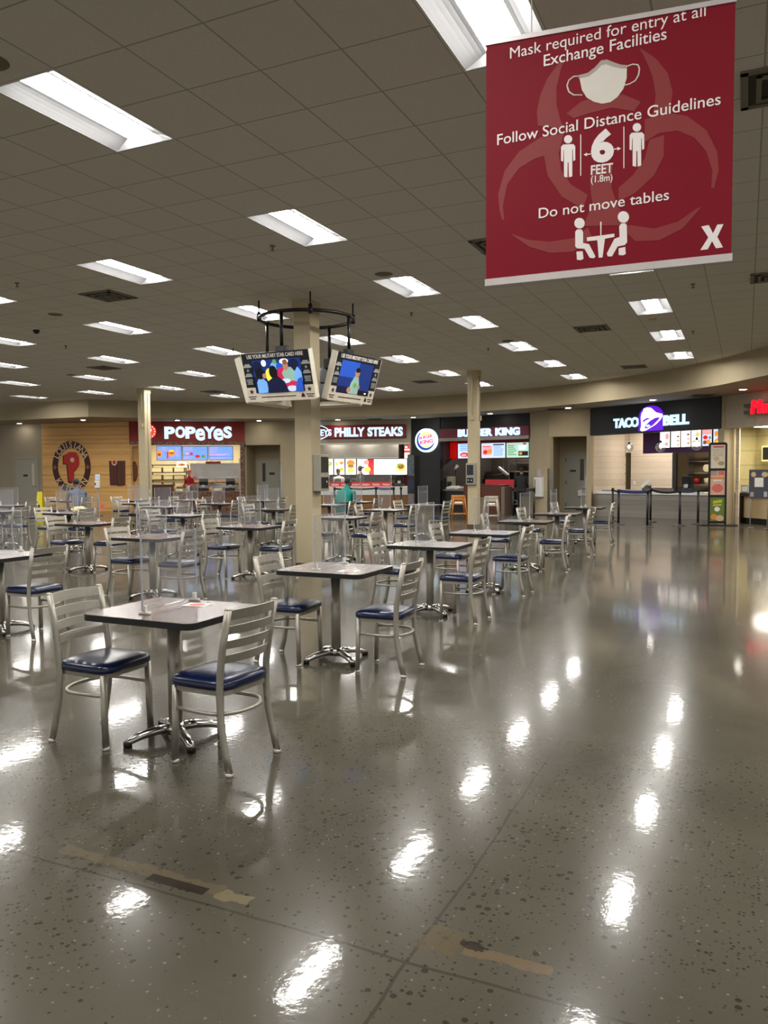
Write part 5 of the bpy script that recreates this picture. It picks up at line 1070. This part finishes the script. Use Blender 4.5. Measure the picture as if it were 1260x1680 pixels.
def pendant(px, py, r, lab, w):
    u, zz = F8.uz(px, py, w); t = F8.thing('pendant_lamp', lab, 'pendant lamp', u, w, zz, group='glass globe pendants at the taco counter')
    MB().tube([(0, 0, r * .9), (0, 0, zt8 + .4 - zz)], .006).obj('cord', M_black, t); MB().lathe([(.03, r * .85), (.035, r * 1.15), (.015, r * 1.3)], seg=14).obj('socket', M_blackm, t)
    MB().ball((0, 0, 0), r, seg=20).obj('glass_globe', M_globe, t); MB().ball((0, 0, r * .25), r * .3, sc=(1, 1, 1.4)).obj('bulb', glow('bulb', (255, 244, 226), 6.0), t)
pendant(1032, 734.5, .14, 'clear globe pendant hanging before the slot opening', .55); pendant(1084, 733.5, .16, 'clear globe pendant hanging before the purple board', .55); pendant(1143, 729.5, .165, 'clear globe pendant nearest the tall menu stand', .55)
register(FC, FC.uz(1127, 806, .35)[0], .36, zc8, 'black cash register on the taco counter', 0, .95)
u = FC.uz(1059, 804, .4)[0]; t = FC.thing('napkin_dispenser', 'white napkins fanned from a dispenser on the taco counter', 'napkin dispenser', u, .38, zc8); MB().bx(-.12, .12, 0, .2, 0, .2, bev=.01).obj('box', M_dgrey, t); MB().box((.02, -.02, .25), (.34, .02, .1), rot=Matrix.Rotation(-.7, 4, 'Y')).box((.08, .02, .28), (.2, .02, .12), rot=Matrix.Rotation(.6, 4, 'Y')).obj('napkin', M_paper, t)
u = FC.uz(1082, 806, .4)[0]; t = FC.thing('condiment_tray', 'low dark condiment tray on the white taco countertop', 'tray', u, .4, zc8); MB().bx(-.42, .42, -.12, .12, 0, .1).obj('tray', mat('taupe_tray', (96, 86, 78), .5), t); m = MB()
for k in range(7): m.bx(-.38 + k * .11, -.3 + k * .11, -.1, .1, .1, .115)
m.obj('divider', M_black, t)
u = FC.uz(1000, 806, .2)[0]; o = MB().bx(-.25, .25, -.12, .12, 0, .025).obj('serving_tray', M_dgrey); o.location = FC.P(u, .25, zc8); o.rotation_euler = (0, 0, FC.rz); tag(o, 'flat grey serving tray at the recessed door end of the taco counter', 'tray')
q = FC.rect(1106, 743, 1163, 806, 2.4); t = FC.thing('kitchen_rack', 'dark steel shelves with pans in the taco kitchen', 'rack', (q[0] + q[1]) / 2 + .5, 2.6, 0); hw = .7
for k in range(5): MB().bx(-hw, hw, 0, .5, .6 + k * .4, .63 + k * .4).obj('shelf', M_ss, t)
for sx in (-1, 1): MB().bx(sx * hw - .02, sx * hw + .02, 0, .5, 0, 2.3).obj('upright', M_ss, t)
for k, (x, mm) in enumerate(((-.5, M_red), (-.1, M_cream), (.3, mat('tan_tub', (190, 140, 110), .5)))):
    o = MB().lathe([(.12, 0), (.14, .2), (.1, .22)], seg=16).obj('food_tub', mm); o.location = FC.P((q[0] + q[1]) / 2 + .5 + x, 2.85, 1.03); tag(o, ('red', 'cream', 'tan')[k] + ' food tub on the taco kitchen shelves', 'tub')
u, zz = FC.uz(1157, 768, 2.4); t = FC.thing('wall_clock', 'round pale dial on the dark taco kitchen shelves', 'dial', u, 2.55, zz); MB().prism(disc(0, 0, .13, .13), -.03, 0).obj('face', M_cream, t); MB().prism(disc(0, 0, .15, .15), -.02, .01).obj('rim', M_black, t)
q = FC.rect(1104.5, 743, 1108, 806, 1.7); FC.struct('trim_8', MB().bx(q[0], q[1] + .02, ww - .02, ww + .12, 0, q[3] + .5), M_black)
# tall three-panel menu stand
mp_ = fl(1176, 862.5); t = thing('menu_stand', 'tall black frame stand holding three food posters', 'menu stand', (mp_.x, mp_.y, 0), .12)
k_ = ((mp_ - EYEP).dot(cF)) / FPX; hw = 12.5 * k_; H_ = EYE + (770 - 728.5) * k_
f = MB()
for sx in (-1, 1): f.bx(sx * hw - .025, sx * hw + .025, -.02, .03, .0, H_)
cz_ = [EYE + (770 - y) * k_ for y in (728.5, 770.5, 814, 857)]
for zz in cz_: f.bx(-hw, hw, -.02, .03, zz - .03, zz + .03)
f.obj('frame', M_blackm, t); MB().bx(-hw - .22, hw + .3, -.12, .2, 0, .025).obj('foot', M_blackm, t)
PS = [(mat('pale_poster', (226, 216, 196), .4), [(mat('poster_red', (196, 70, 60), .5), 'r', .15, .88, .9, .94), (mat('poster_tan', (206, 178, 140), .5), 'e', .2, .3, .6, .5), (mat('poster_olive', (170, 160, 110), .5), 'e', .5, .12, .95, .3)] + [(mat('poster_text', (186, 172, 150), .5), 'r', .12, .8 - .07 * k, .85, .82 - .07 * k) for k in range(5)]),
      (mat('pink_poster', (224, 178, 158), .4), [(mat('poster_grey2', (176, 150, 142), .5), 'r', .0, .8, .45, 1), (mat('poster_red2', (214, 110, 96), .5), 'e', .1, .1, .9, .45), (mat('poster_or', (222, 140, 60), .5), 'r', 0, .66, 1, .72), (mat('poster_red2', (214, 110, 96), .5), 'r', .55, .82, .95, .97), (M_paper, 'r', .2, .56, .8, .62)]),
      (mat('green_poster', (104, 126, 52), .4), [(mat('poster_lime', (190, 190, 60), .5), ((0, 0), (1, .3), (1, 1), (0, .7)), .2, .72, .85, .9), (mat('poster_lime', (190, 190, 60), .5), ((0, 0), (1, .3), (1, 1), (0, .7)), .2, .62, .8, .72), (M_paper, 'e', .3, .4, .7, .6), (mat('poster_or', (222, 140, 60), .5), 'e', .05, .05, .5, .3), (mat('poster_tan', (206, 178, 140), .5), 'e', .4, .0, .98, .25)])]
for i, (mm, pt) in enumerate(PS):
    zb_, zt_ = cz_[2 - i + 1] if False else cz_[i + 1] + .03, cz_[i] - .03
    o = MB().bx(-hw + .025, hw - .025, -.005, .015, zb_, zt_).obj('poster', mm, t); picture(t, pt, -hw + .03, hw - .03, zb_, zt_, -.006, 'poster_print')

# ---------------------------------------------------------------- F9: counter with the red script sign at the picture's edge
zo9 = F9.uz(1220, 701)[1]; uj = F9.uz(1195, 760)[0]
FX = Fr(V10, (10.5, 11.0)); FX.struct('wall_right', MB().bx(0, FX.len, 0, .15, 0, CEIL), M_beige)
F9.struct('wall_right_fascia', MB().bx(0, F9.len, 0, .2, zo9, ZB), M_soff); F9.struct('wall_right_pilaster', MB().bx(-.12, .1, -.03, .35, 0, ZB), M_beige)
c9 = onz(1200, 857, 0); F9.struct('wall_right_tile', MB().bx((c9 - F9.A).dot(F9.e) - .3, F9.len + 1.5, 1.6, 1.72, 0, zo9 + .1), M_ytile); F9.struct('ceiling_right_shop', MB().bx(0, F9.len + 1.5, .2, 1.7, zo9 + .05, zo9 + .1), M_soff)
kitchen_lights(F9, .2, 2.6, .3, 1.5, zo9 + .05, 2, 'shop at the frame edge')
t = F9.thing('shop_sign', 'red glowing script letters on grey rails above the cream tiles', 'shop sign', 0, 0, 0)
a = F9.uz(1228, 669, -.3); m = MB().text('Manchu', a[0], a[0] + 1.35, a[1] - .17, a[1] + .19, -.2, bold=.0, ext=.05, shear=.12); m.obj('lettering', M_signred, t)
for zz in (.08, -.1): MB().bx(a[0] - .35, a[0] + 1.6, -.15, -.01, a[1] + zz - .04, a[1] + zz + .04).obj('rail', M_dgrey, t)
c9 = onz(1200, 857, 0); u9, w9 = (c9 - F9.A).dot(F9.e), (c9 - F9.A).dot(F9.n); F9.struct('wall_right_side', MB().bx(u9 - .16, u9 - .06, .36, 1.6, 0, zo9 + .1), M_ytile); zc9 = F9.uz(1230, 809, w9)[1]
t = F9.thing('service_counter', 'dark wood counter with beige front panels under the red script sign', 'counter', u9, w9, 0)
MB().bx(0, 3.0, .0, .6, zc9 - .09, zc9).obj('worktop', mat('espresso', (34, 20, 15), .4, var=.15), t); MB().bx(0, .34, .02, .6, 0, zc9 - .09).obj('end_panel', mat('espresso', (34, 20, 15), .4), t); MB().bx(.34, 3.0, .12, .6, .16, zc9 - .09).obj('front_panel', mat('maple_panel', (196, 174, 136), .45, var=.06, scale=3), t); MB().bx(.34, 3.0, .16, .6, 0, .16).obj('toe_kick', M_black, t)
def easel(x, y, zt_, lab):
    p = fl(x, y); k = (p - EYEP).dot(cF) / FPX; t = thing('sign_easel', lab, 'sign stand', (p.x, p.y, 0), -.3); z1, z0 = EYE + (769 - 771.5) * k + .02, EYE + (769 - 817.5) * k; hw = 15.5 * k
    MB().bx(-hw, hw, -.01, .025, z0, z1).obj('board', mat('slate_board', (66, 66, 78), .5), t)
    picture(t, [(M_paper, 'r', .28, .4, .72, .72), (mat('poster_tan', (206, 178, 140), .5), 'e', .1, .74, .35, .92), (mat('poster_tan', (206, 178, 140), .5), 'e', .62, .74, .95, .92), (mat('poster_grey2', (176, 150, 142), .5), 'r', .08, .06, .25, .22), (mat('poster_pale', (176, 178, 190), .5), 'r', .75, .06, .92, .24)], -hw, hw, z0, z1, -.012, 'poster_print')
    for sx in (-1, 1): MB().tube([(sx * hw * .85, 0.02, z0 + .2), (sx * hw * .85, .02, .03)], .014).tube([(sx * hw * .85, -.22, .014), (sx * hw * .85, .24, .014)], .014).obj('leg', M_grey, t)
easel(1244, 868, 771, 'dark framed sign on two thin legs before the dark wood counter')
for x, y0, y1, w, mm, nm, lab in ((1221, 796, 808, .2, mat('card_blue', (110, 140, 190), .4), 'card_holder', 'blue-edged white card standing on the dark wood counter'), (1250, 757, 776, 1.4, mat('green_card', (128, 150, 60), .5), 'display_box', 'green display box against the cream tiles'), (1225, 786, 797, 1.0, mat('leafy_green', (150, 160, 70), .6), 'menu_card', 'small yellow-green card behind the blue-edged card')):
    u, zz = F9.uz(x, y1, w9 + w); hh = F9.uz(x, y0, w9 + w)[1] - zz; t = F9.thing(nm, lab, 'card', u, w9 + w, max(zz, zc9) if w < .5 else zz)
    MB().bx(-.12, .12, 0, .04, 0, hh).obj('body', mm, t); MB().bx(-.09, .11, -.006, 0, .03, hh - .03).obj('print', M_paper if w < .5 else mm, t)
    if w > .5: MB().bx(-.1, .1, .0, .2, -zz, 0).obj('stand', M_dgrey, t)
u, zz = F9.uz(1257, 735, w9 + 1.2); panel(F9, 'wall_poster', 'yellow-lit frame at the very edge of the cream tiles', 'frame', (u + .42, u + 1.0, zz - .4, zz + .05), w9 + .66, .05, glow('warm_frame', (255, 236, 160), .8), M_black, (), .05)

# ---------------------------------------------------------------- hanging televisions round the column
RZ, RR = 3.95, .74
t = thing('display_ring', 'black pipe ring on rods around the column, carrying the televisions', 'pipe ring', (CC[0], CC[1], 0))
MB().tube([(RR * math.cos(2 * PI * k / 48), RR * math.sin(2 * PI * k / 48), RZ) for k in range(48)], .028, 10, closed=True).obj('ring', M_blackm, t)
for k in range(4):
    a = math.radians(35 + 90 * k); x, y = RR * math.cos(a), RR * math.sin(a)
    m = MB().tube([(x, y, RZ), (x, y, CEIL - .001)], .012).lathe([(.03, -.05), (.036, 0), (.03, .09)], (x, y, RZ), 12); m.obj('rod', M_blackm, t)
TW, TH_, TZ = 1.16, .72, 2.97
def television(ang, extra, lab, scr):
    # front faces local -y
    d = Vector((math.cos(ang), math.sin(ang), 0)); p = Vector((CC[0], CC[1], TZ)) + d * .86
    t = thing('television', lab, 'television', p, ang + PI / 2 + extra, 'televisions hung round the column')
    R = Matrix.Rotation(math.radians(17), 4, 'X')
    def tilt(o): o.matrix_local = R; return o
    f = MB(); a, b = TW / 2, TH_ / 2; sx, sz0, sz1 = a * .74, -b * .68, b * .72
    f.bx(-a, a, 0, .012, sz1, b, 0).bx(-a, -sx, 0, .012, -b * .42, sz1, 0).bx(sx, a, 0, .012, -b * .42, sz1, 0)
    f.bx(-a, -sx, 0, .012, -b, -b * .42, 1).bx(sx, a, 0, .012, -b, -b * .42, 1).bx(-sx, sx, 0, .012, -b, sz0, 1)
    f.bx(-a - .012, -a, 0, .11, -b, b, 1).bx(a, a + .012, 0, .11, -b, b, 1).bx(-a, a, 0, .11, -b - .012, -b, 1)
    fo = tilt(f.obj('poster_surround', [mat('surround_black', (24, 28, 34), .4), mat('surround_cream', (226, 218, 200), .4)], t))
    MB().text('USE YOUR MILITARY STAR CARD HERE', -a * .84, a * .84, b * .78, b * .94, -.002, bold=.015, ext=.001).obj('lettering', M_print, fo)
    m = MB()
    for s in (-1, 1):
        c = s * a * .87
        for z, w, h in ((.5, .05, .025), (.42, .08, .03), (.12, .05, .02), (.04, .07, .025), (-.1, .06, .012), (-.16, .06, .012), (-.22, .05, .012), (-.28, .06, .012)): m.bx(c - w * .9, c + w * .9, -.0015, 0, b * z, b * z + h)
        m.prism([(c + .028 * (1 if k % 2 == 0 else .45) * math.sin(2 * PI * k / 10), b * .3 + .028 * (1 if k % 2 == 0 else .45) * math.cos(2 * PI * k / 10)) for k in range(10)], -.0015, 0)
    m.obj('side_print', mat('grey_print', (170, 172, 172), .5), fo)
    m = MB()
    for s in (-1, 1):
        c = s * a * .87; m.prism([(c + .045 * (1 if k % 2 == 0 else .42) * math.sin(2 * PI * k / 10), -b * .6 + .045 * (1 if k % 2 == 0 else .42) * math.cos(2 * PI * k / 10)) for k in range(10)], -.0015, 0)
        m.bx(c - .07, c + .07, -.0015, 0, -b * .83, -b * .79).bx(c - .05, c + .05, -.0015, 0, -b * .92, -b * .88)
    m.bx(-a * .6, a * .45, -.0015, 0, -b * .87, -b * .83).prism([(a * .6, -b * .92), (a * .72, -b * .92), (a * .7, -b * .8), (a * .66, -b * .74), (a * .62, -b * .8)], -.0015, 0)
    m.obj('star_print', M_brown, fo)
    tilt(MB().bx(-sx - .02, sx + .02, .014, .1, sz0 - .01, sz1 + .02, bev=.006).obj('casing', M_black, t))
    if scr:
        so_ = tilt(MB().bx(-sx + .008, sx - .008, .006, .016, sz0 + .008, sz1 - .008).obj('screen', M_pic[scr[0]], t)); picture(so_, scr[1], -sx + .008, sx - .008, sz0 + .008, sz1 - .008, .0055)
    else: tilt(MB().bx(-sx + .008, sx - .008, .006, .016, sz0 + .008, sz1 - .008).obj('screen', M_pic['deep'], t))
    y = .86 - RR
    MB().tube([(0, y, RZ - TZ), (0, y, .42)], .026, 10).tube([(0, y, RZ - TZ - .02), (0, y, RZ - TZ + .02)], .045, 12).bx(-.09, .09, y - .04, y + .05, .3, .46, bev=.01).obj('mount_pole', M_blackm, t)
    MB().box((0, .12, .2), (.3, .06, .3), rot=R).tube([(0, y, .36), (0, .1, .2)], .03).obj('bracket', M_blackm, t)
CROWD = ('navy', [('deep', 'r', 0, .5, 1, 1), ('sky', 'e', .38, .66, .54, .92), ('navy', 'e', .0, .6, .2, .98), ('white', 'e', .2, .8, .3, 1), ('blue', 'e', .5, .64, .64, .9), ('white', 'e', .58, .84, .76, 1), ('navy', 'e', .74, .64, .96, .98), ('green', 'e', .44, .86, .52, 1),
    ('crimson', 'r', .3, .06, .9, .36), ('yellow', 'e', .26, .32, .42, .74), ('crimson', 'e', .5, .36, .68, .74), ('khaki', ((.2, 0), (.9, 0), (1, .6), (.7, 1), (.3, 1), (0, .6)), .6, .32, .88, .74), ('skin', 'e', .64, .64, .75, .94), ('brown', 'e', .645, .82, .745, .98),
    ('sky', ((0, 0), (1, 0), (1, .6), (.6, 1), (.2, .7)), .84, .3, 1, .74), ('plate', 'e', .56, .26, .76, .4), ('plate', 'e', .66, .0, .88, .18), ('sky', ((0, 0), (1, 0), (.95, .7), (.6, 1), (.2, .95), (0, .7)), .06, .0, .28, .46), ('dark', 'e', .06, .42, .25, .76), ('skin', 'e', .2, .44, .28, .6),
    ('navy', ((0, 0), (1, 0), (.86, .6), (.6, .92), (.4, .92), (.12, .7)), .26, .0, .7, .52), ('dark', 'e', .35, .42, .52, .82), ('blue', ((0, 0), (1, 0), (1, 1), (.5, .9), (.1, .4)), .84, .0, 1, .42)])
SOLO = ('deep', [('blue', 'r', 0, .5, .55, 1), ('navy', 'r', 0, 0, .5, .2), ('khaki', ((0, 0), (1, 0), (.95, .6), (.75, 1), (.35, 1), (.1, .6)), .36, .0, .66, .56), ('skin', 'e', .46, .52, .6, .8), ('dark', 'e', .46, .68, .6, .84), ('skin', 'e', .3, .02, .42, .2), ('skin', 'e', .6, .16, .68, .3), ('green', 'e', .46, .2, .58, .36), ('dark', 'r', .66, .0, 1, .14), ('white', 'r', .86, .04, .92, .08)])
television(-PI / 2, 0, 'hanging television showing people around a red table', CROWD)
television(0, -.14, 'hanging television showing one person against blue', SOLO)
television(PI, 0, 'hanging television behind the crowd picture, seen from the back', None)
television(PI / 2, 0, 'hanging television on the far side of the column', None)
# devices on the columns
t = thing('wall_phone', 'grey boxed phone on the side of the television column', 'phone', (CC[0] + CS / 2, CC[1] + .02, 1.24))
MB().bx(.001, .14, -.14, .14, 0, .58, bev=.008).obj('housing', M_grey, t); MB().bx(.14, .148, -.11, .11, .3, .54).obj('display', M_black, t); MB().bx(.14, .15, -.11, .11, .05, .22).obj('keypad', M_blackm, t); MB().lathe([(.02, 0), (.026, .01), (.02, .02)], (.15, .03, .14), 10, rot=Matrix.Rotation(PI / 2, 3, 'Y')).obj('knob', M_chrome, t)
t = thing('wall_phone', 'grey device with dark screen on the narrow column', 'phone', (CRX - .02, CRY - .135, 1.17))
MB().bx(-.13, .13, -.1, -.001, 0, .58, bev=.01).obj('housing', M_grey, t); MB().bx(-.1, .08, -.108, -.1, .26, .53).obj('display', mat('dark_screen', (30, 32, 46), .25), t); MB().bx(-.1, .08, -.108, -.1, .05, .19).obj('keypad', mat('dark_screen', (30, 32, 46), .25), t)
m = MB()
for x in (-.06, .03): m.lathe([(.018, 0), (.022, .006), (.015, .012)], (x, -.108, .12), 10, rot=Matrix.Rotation(PI / 2, 3, 'X'))
m.obj('button', M_chrome, t)

# ---------------------------------------------------------------- hanging red banner
YB = 3.3
BA, BB = atd(796, 270, 3.43), atd(1205, 212, 3.09)
FB = Fr((BA.x, BA.y), (BB.x, BB.y)); LB = FB.len
tl, tr, bl, br = FB.uz(797, 68)[1], FB.uz(1207, -5)[1], FB.uz(795, 470)[1], FB.uz(1203, 428)[1]; bt = (tl + tr) / 2
t = FB.thing('hanging_banner', 'red hanging banner with white mask and distance rules', 'banner', 0, 0, 0)
zp = lambda X, Y: FB.uz(770 + X / 2.5714, Y / 2.5714)
MB().prism([(.004, bl + .02), (LB - .004, br + .02), (LB - .004, tr - .015), (.004, tl - .015)], 0, .004).obj('fabric', M_banner, t)
MB().prism([(0, tl - .02), (LB, tr - .02), (LB, tr), (0, tl)], -.006, .012).obj('top_rail', mat('pale_rail', (214, 206, 206), .35, .2), t); MB().prism([(0, bl), (LB, br), (LB, br + .03), (0, bl + .03)], -.006, .012).obj('bottom_rail', mat('pale_rail', (214, 206, 206), .35, .2), t)
for X in (262, 1095):
    u = zp(X, 110)[0]; MB().tube([(u, .003, tl + (tr - tl) * u / LB - .005), (u, .003, CEIL - .001)], .0022, 6).obj('hanging_wire', M_white, t)
hz = MB()
BIO = [[(290, 530), (285, 470), (300, 400), (330, 330), (375, 270), (405, 240), (385, 300), (368, 370), (368, 440), (385, 510), (402, 545)],
       [(715, 200), (785, 245), (838, 310), (858, 390), (845, 470), (800, 540), (745, 545), (778, 470), (786, 400), (772, 320), (745, 255)],
       [(400, 560), (300, 580), (210, 640), (150, 720), (121, 820), (128, 890), (140, 930), (148, 928), (142, 870), (160, 780), (210, 710), (280, 668), (380, 640)],
       [(740, 505), (830, 475), (920, 490), (1000, 550), (1046, 640), (1052, 720), (1032, 795), (1020, 795), (1025, 720), (1000, 640), (950, 582), (880, 552), (800, 562), (740, 600)],
       [(172, 985), (250, 1040), (340, 1068), (440, 1062), (520, 1005), (500, 960), (440, 1005), (340, 1020), (250, 1012)],
       [(640, 960), (700, 1018), (800, 1015), (900, 965), (980, 872), (960, 880), (880, 935), (780, 965), (680, 950)],
       [(312, 640), (330, 740), (390, 830), (480, 882), (500, 822), (430, 780), (388, 720), (376, 640)], [(822, 570), (820, 660), (780, 740), (700, 815), (630, 850), (630, 792), (690, 740), (740, 670), (760, 590)],
       [(410, 480), (470, 430), (560, 402), (650, 400), (725, 430), (695, 470), (600, 455), (500, 480), (440, 500)], [(510, 700), (605, 690), (600, 790), (622, 860), (670, 950), (480, 955), (520, 860), (510, 790)]]
for i, pg in enumerate(BIO): hz.prism([zp(X, Y) for X, Y in pg], -.001 - .00005 * i, .001)
hz.obj('hazard_symbol', M_hazard, t)
CAPH = max(v[1] for v in text_mesh('M', .0, True)[0])
def btext(txt, l, r, cap, bold, nm='lettering'):
    (u0, z0), (u1, z1) = zp(*l), zp(*r); hgt = zp(l[0], l[1] - cap)[1] - z0; vs, fs = text_mesh(txt, bold, True); x0 = min(v[0] for v in vs); x1 = max(v[0] for v in vs); k = hgt / CAPH
    ws = txt.split(' '); cuts = []                     # one mesh per word
    for i in range(len(ws) - 1):
        done = ' '.join(ws[:i + 1]); e = max(v[0] for v in text_mesh(done, bold, True)[0]); cuts.append(e + .05)
    for i in range(len(ws)):
        lo, hi = (cuts[i - 1] if i else -1e9), (cuts[i] if i < len(cuts) else 1e9)
        ok = [lo <= v[0] < hi for v in vs]; mp = {}; nv = []
        for j, v in enumerate(vs):
            if ok[j]: mp[j] = len(nv); nv.append((u0 + (v[0] - x0) / (x1 - x0) * (u1 - u0), -.0022 - v[2] * .001, z0 + (z1 - z0) * (v[0] - x0) / (x1 - x0) + v[1] * k))
        MB().add(nv, [tuple(mp[q] for q in f) for f in fs if all(ok[q] for q in f)]).obj(nm, M_print, t)
btext('Mask required for entry at all', (172, 249), (997, 68), 46, .0); btext('Exchange Facilities', (314, 281), (832, 166), 47, .006)
btext('Follow Social Distance Guidelines', (118, 613), (1060, 441), 44, .006); btext('6', (513, 682), (610, 672), 118, .05); btext('FEET', (513, 738), (606, 727), 38, .02); btext('(1.8m)', (513, 772), (604, 762), 28, .01); btext('Do not move tables', (293, 922), (842, 843), 42, .006)
def zdisc(cx, cy, r, n=20): return [zp(cx + r * math.cos(2 * PI * k / n), cy + r * 1.02 * math.sin(2 * PI * k / n)) for k in range(n)]
P_ = lambda mb, pts, k=0: mb.prism([zp(*p) for p in pts], -.002 - .0002 * k, .001)
def man(dx, dy, s):
    f = lambda x, y: (dx + x * s, dy + y * s - .05 * x * s)
    m = MB().prism([zp(*f(18 * math.cos(2 * PI * k / 20), -70 + 18 * math.sin(2 * PI * k / 20))) for k in range(20)], -.002, .001)
    P_(m, [f(*p) for p in ((-22, -48), (22, -48), (31, -38), (31, 22), (22, 26), (20, -25), (18, -25), (18, 92), (3, 96), (2, 30), (-2, 30), (-3, 96), (-18, 92), (-18, -25), (-20, -25), (-22, 26), (-31, 22), (-31, -38))]); return m.obj('person_icon', M_print, t)
man(417, 656, .97); man(707, 608, 1.0)
m = MB(); P_(m, [(468, 568), (472, 568), (472, 742), (468, 742)]); P_(m, [(650, 535), (654, 535), (654, 710), (650, 710)]); m.obj('divider_line', M_print, t)
m = MB(); P_(m, [(482, 653), (496, 645), (496, 650), (512, 648), (512, 652), (496, 655), (496, 660)]); P_(m, [(640, 627), (625, 620), (625, 626), (610, 628), (610, 632), (625, 630), (625, 636)]); m.obj('arrow', M_print, t)
m = MB(); P_(m, [(462, 318), (500, 308), (530, 285), (556, 258), (580, 256), (610, 270), (640, 278), (665, 278), (664, 330), (650, 375), (625, 410), (595, 432), (560, 438), (525, 430), (495, 412), (475, 380)], 0); mk_ = m.obj('mask_icon', M_mask, t)
m = MB(); P_(m, [(462, 318), (500, 308), (530, 285), (556, 256), (580, 252), (610, 264), (640, 274), (665, 276), (665, 290), (640, 290), (605, 282), (578, 272), (558, 276), (532, 302), (502, 324), (462, 332)], 2); m.obj('mask_fold', M_maskshade, mk_)
def loop(pts):
    m = MB(); m.tube([(lambda q: (q[0], -.001, q[1]))(zp(*p)) for p in pts], .0035, 6, up=Vector((0, 1, 0))); m.obj('ear_loop', M_mask, mk_)
loop([(466, 322), (440, 324), (420, 340), (412, 362), (420, 388), (440, 402), (478, 402)]); loop([(662, 282), (690, 272), (710, 274), (718, 290), (714, 318), (700, 342), (675, 356), (655, 360)])
m = MB(); m.prism(zdisc(465, 942, 22), -.002, .001); m.prism(zdisc(650, 916, 24), -.002, .001)
P_(m, [(447, 978), (455, 968), (474, 968), (480, 980), (480, 1026), (505, 1030), (532, 1082), (526, 1090), (508, 1088), (486, 1050), (455, 1048), (447, 1040)]); P_(m, [(452, 1062), (478, 1060), (482, 1092), (470, 1098), (454, 1096)])
P_(m, [(664, 950), (656, 942), (640, 944), (632, 956), (634, 1000), (612, 1008), (580, 1070), (584, 1082), (602, 1082), (626, 1040), (656, 1034), (666, 1022)]); P_(m, [(630, 1048), (658, 1042), (660, 1072), (648, 1078), (630, 1076)])
P_(m, [(496, 1002), (612, 986), (612, 1000), (572, 1008), (562, 1086), (546, 1088), (540, 1014), (497, 1018)]); P_(m, [(552, 936), (558, 936), (557, 996), (553, 996)]); m.obj('table_icon', M_print, t)
m = MB(); P_(m, [(978, 956), (1010, 950), (1028, 985), (1046, 948), (1072, 946), (1046, 1000), (1070, 1044), (1040, 1048), (1024, 1018), (1006, 1052), (974, 1056), (1008, 1002)]); P_(m, [(1020, 990), (1028, 1008), (1024, 1013), (1016, 998)], 1); m.obj('cross_logo', M_print, t)
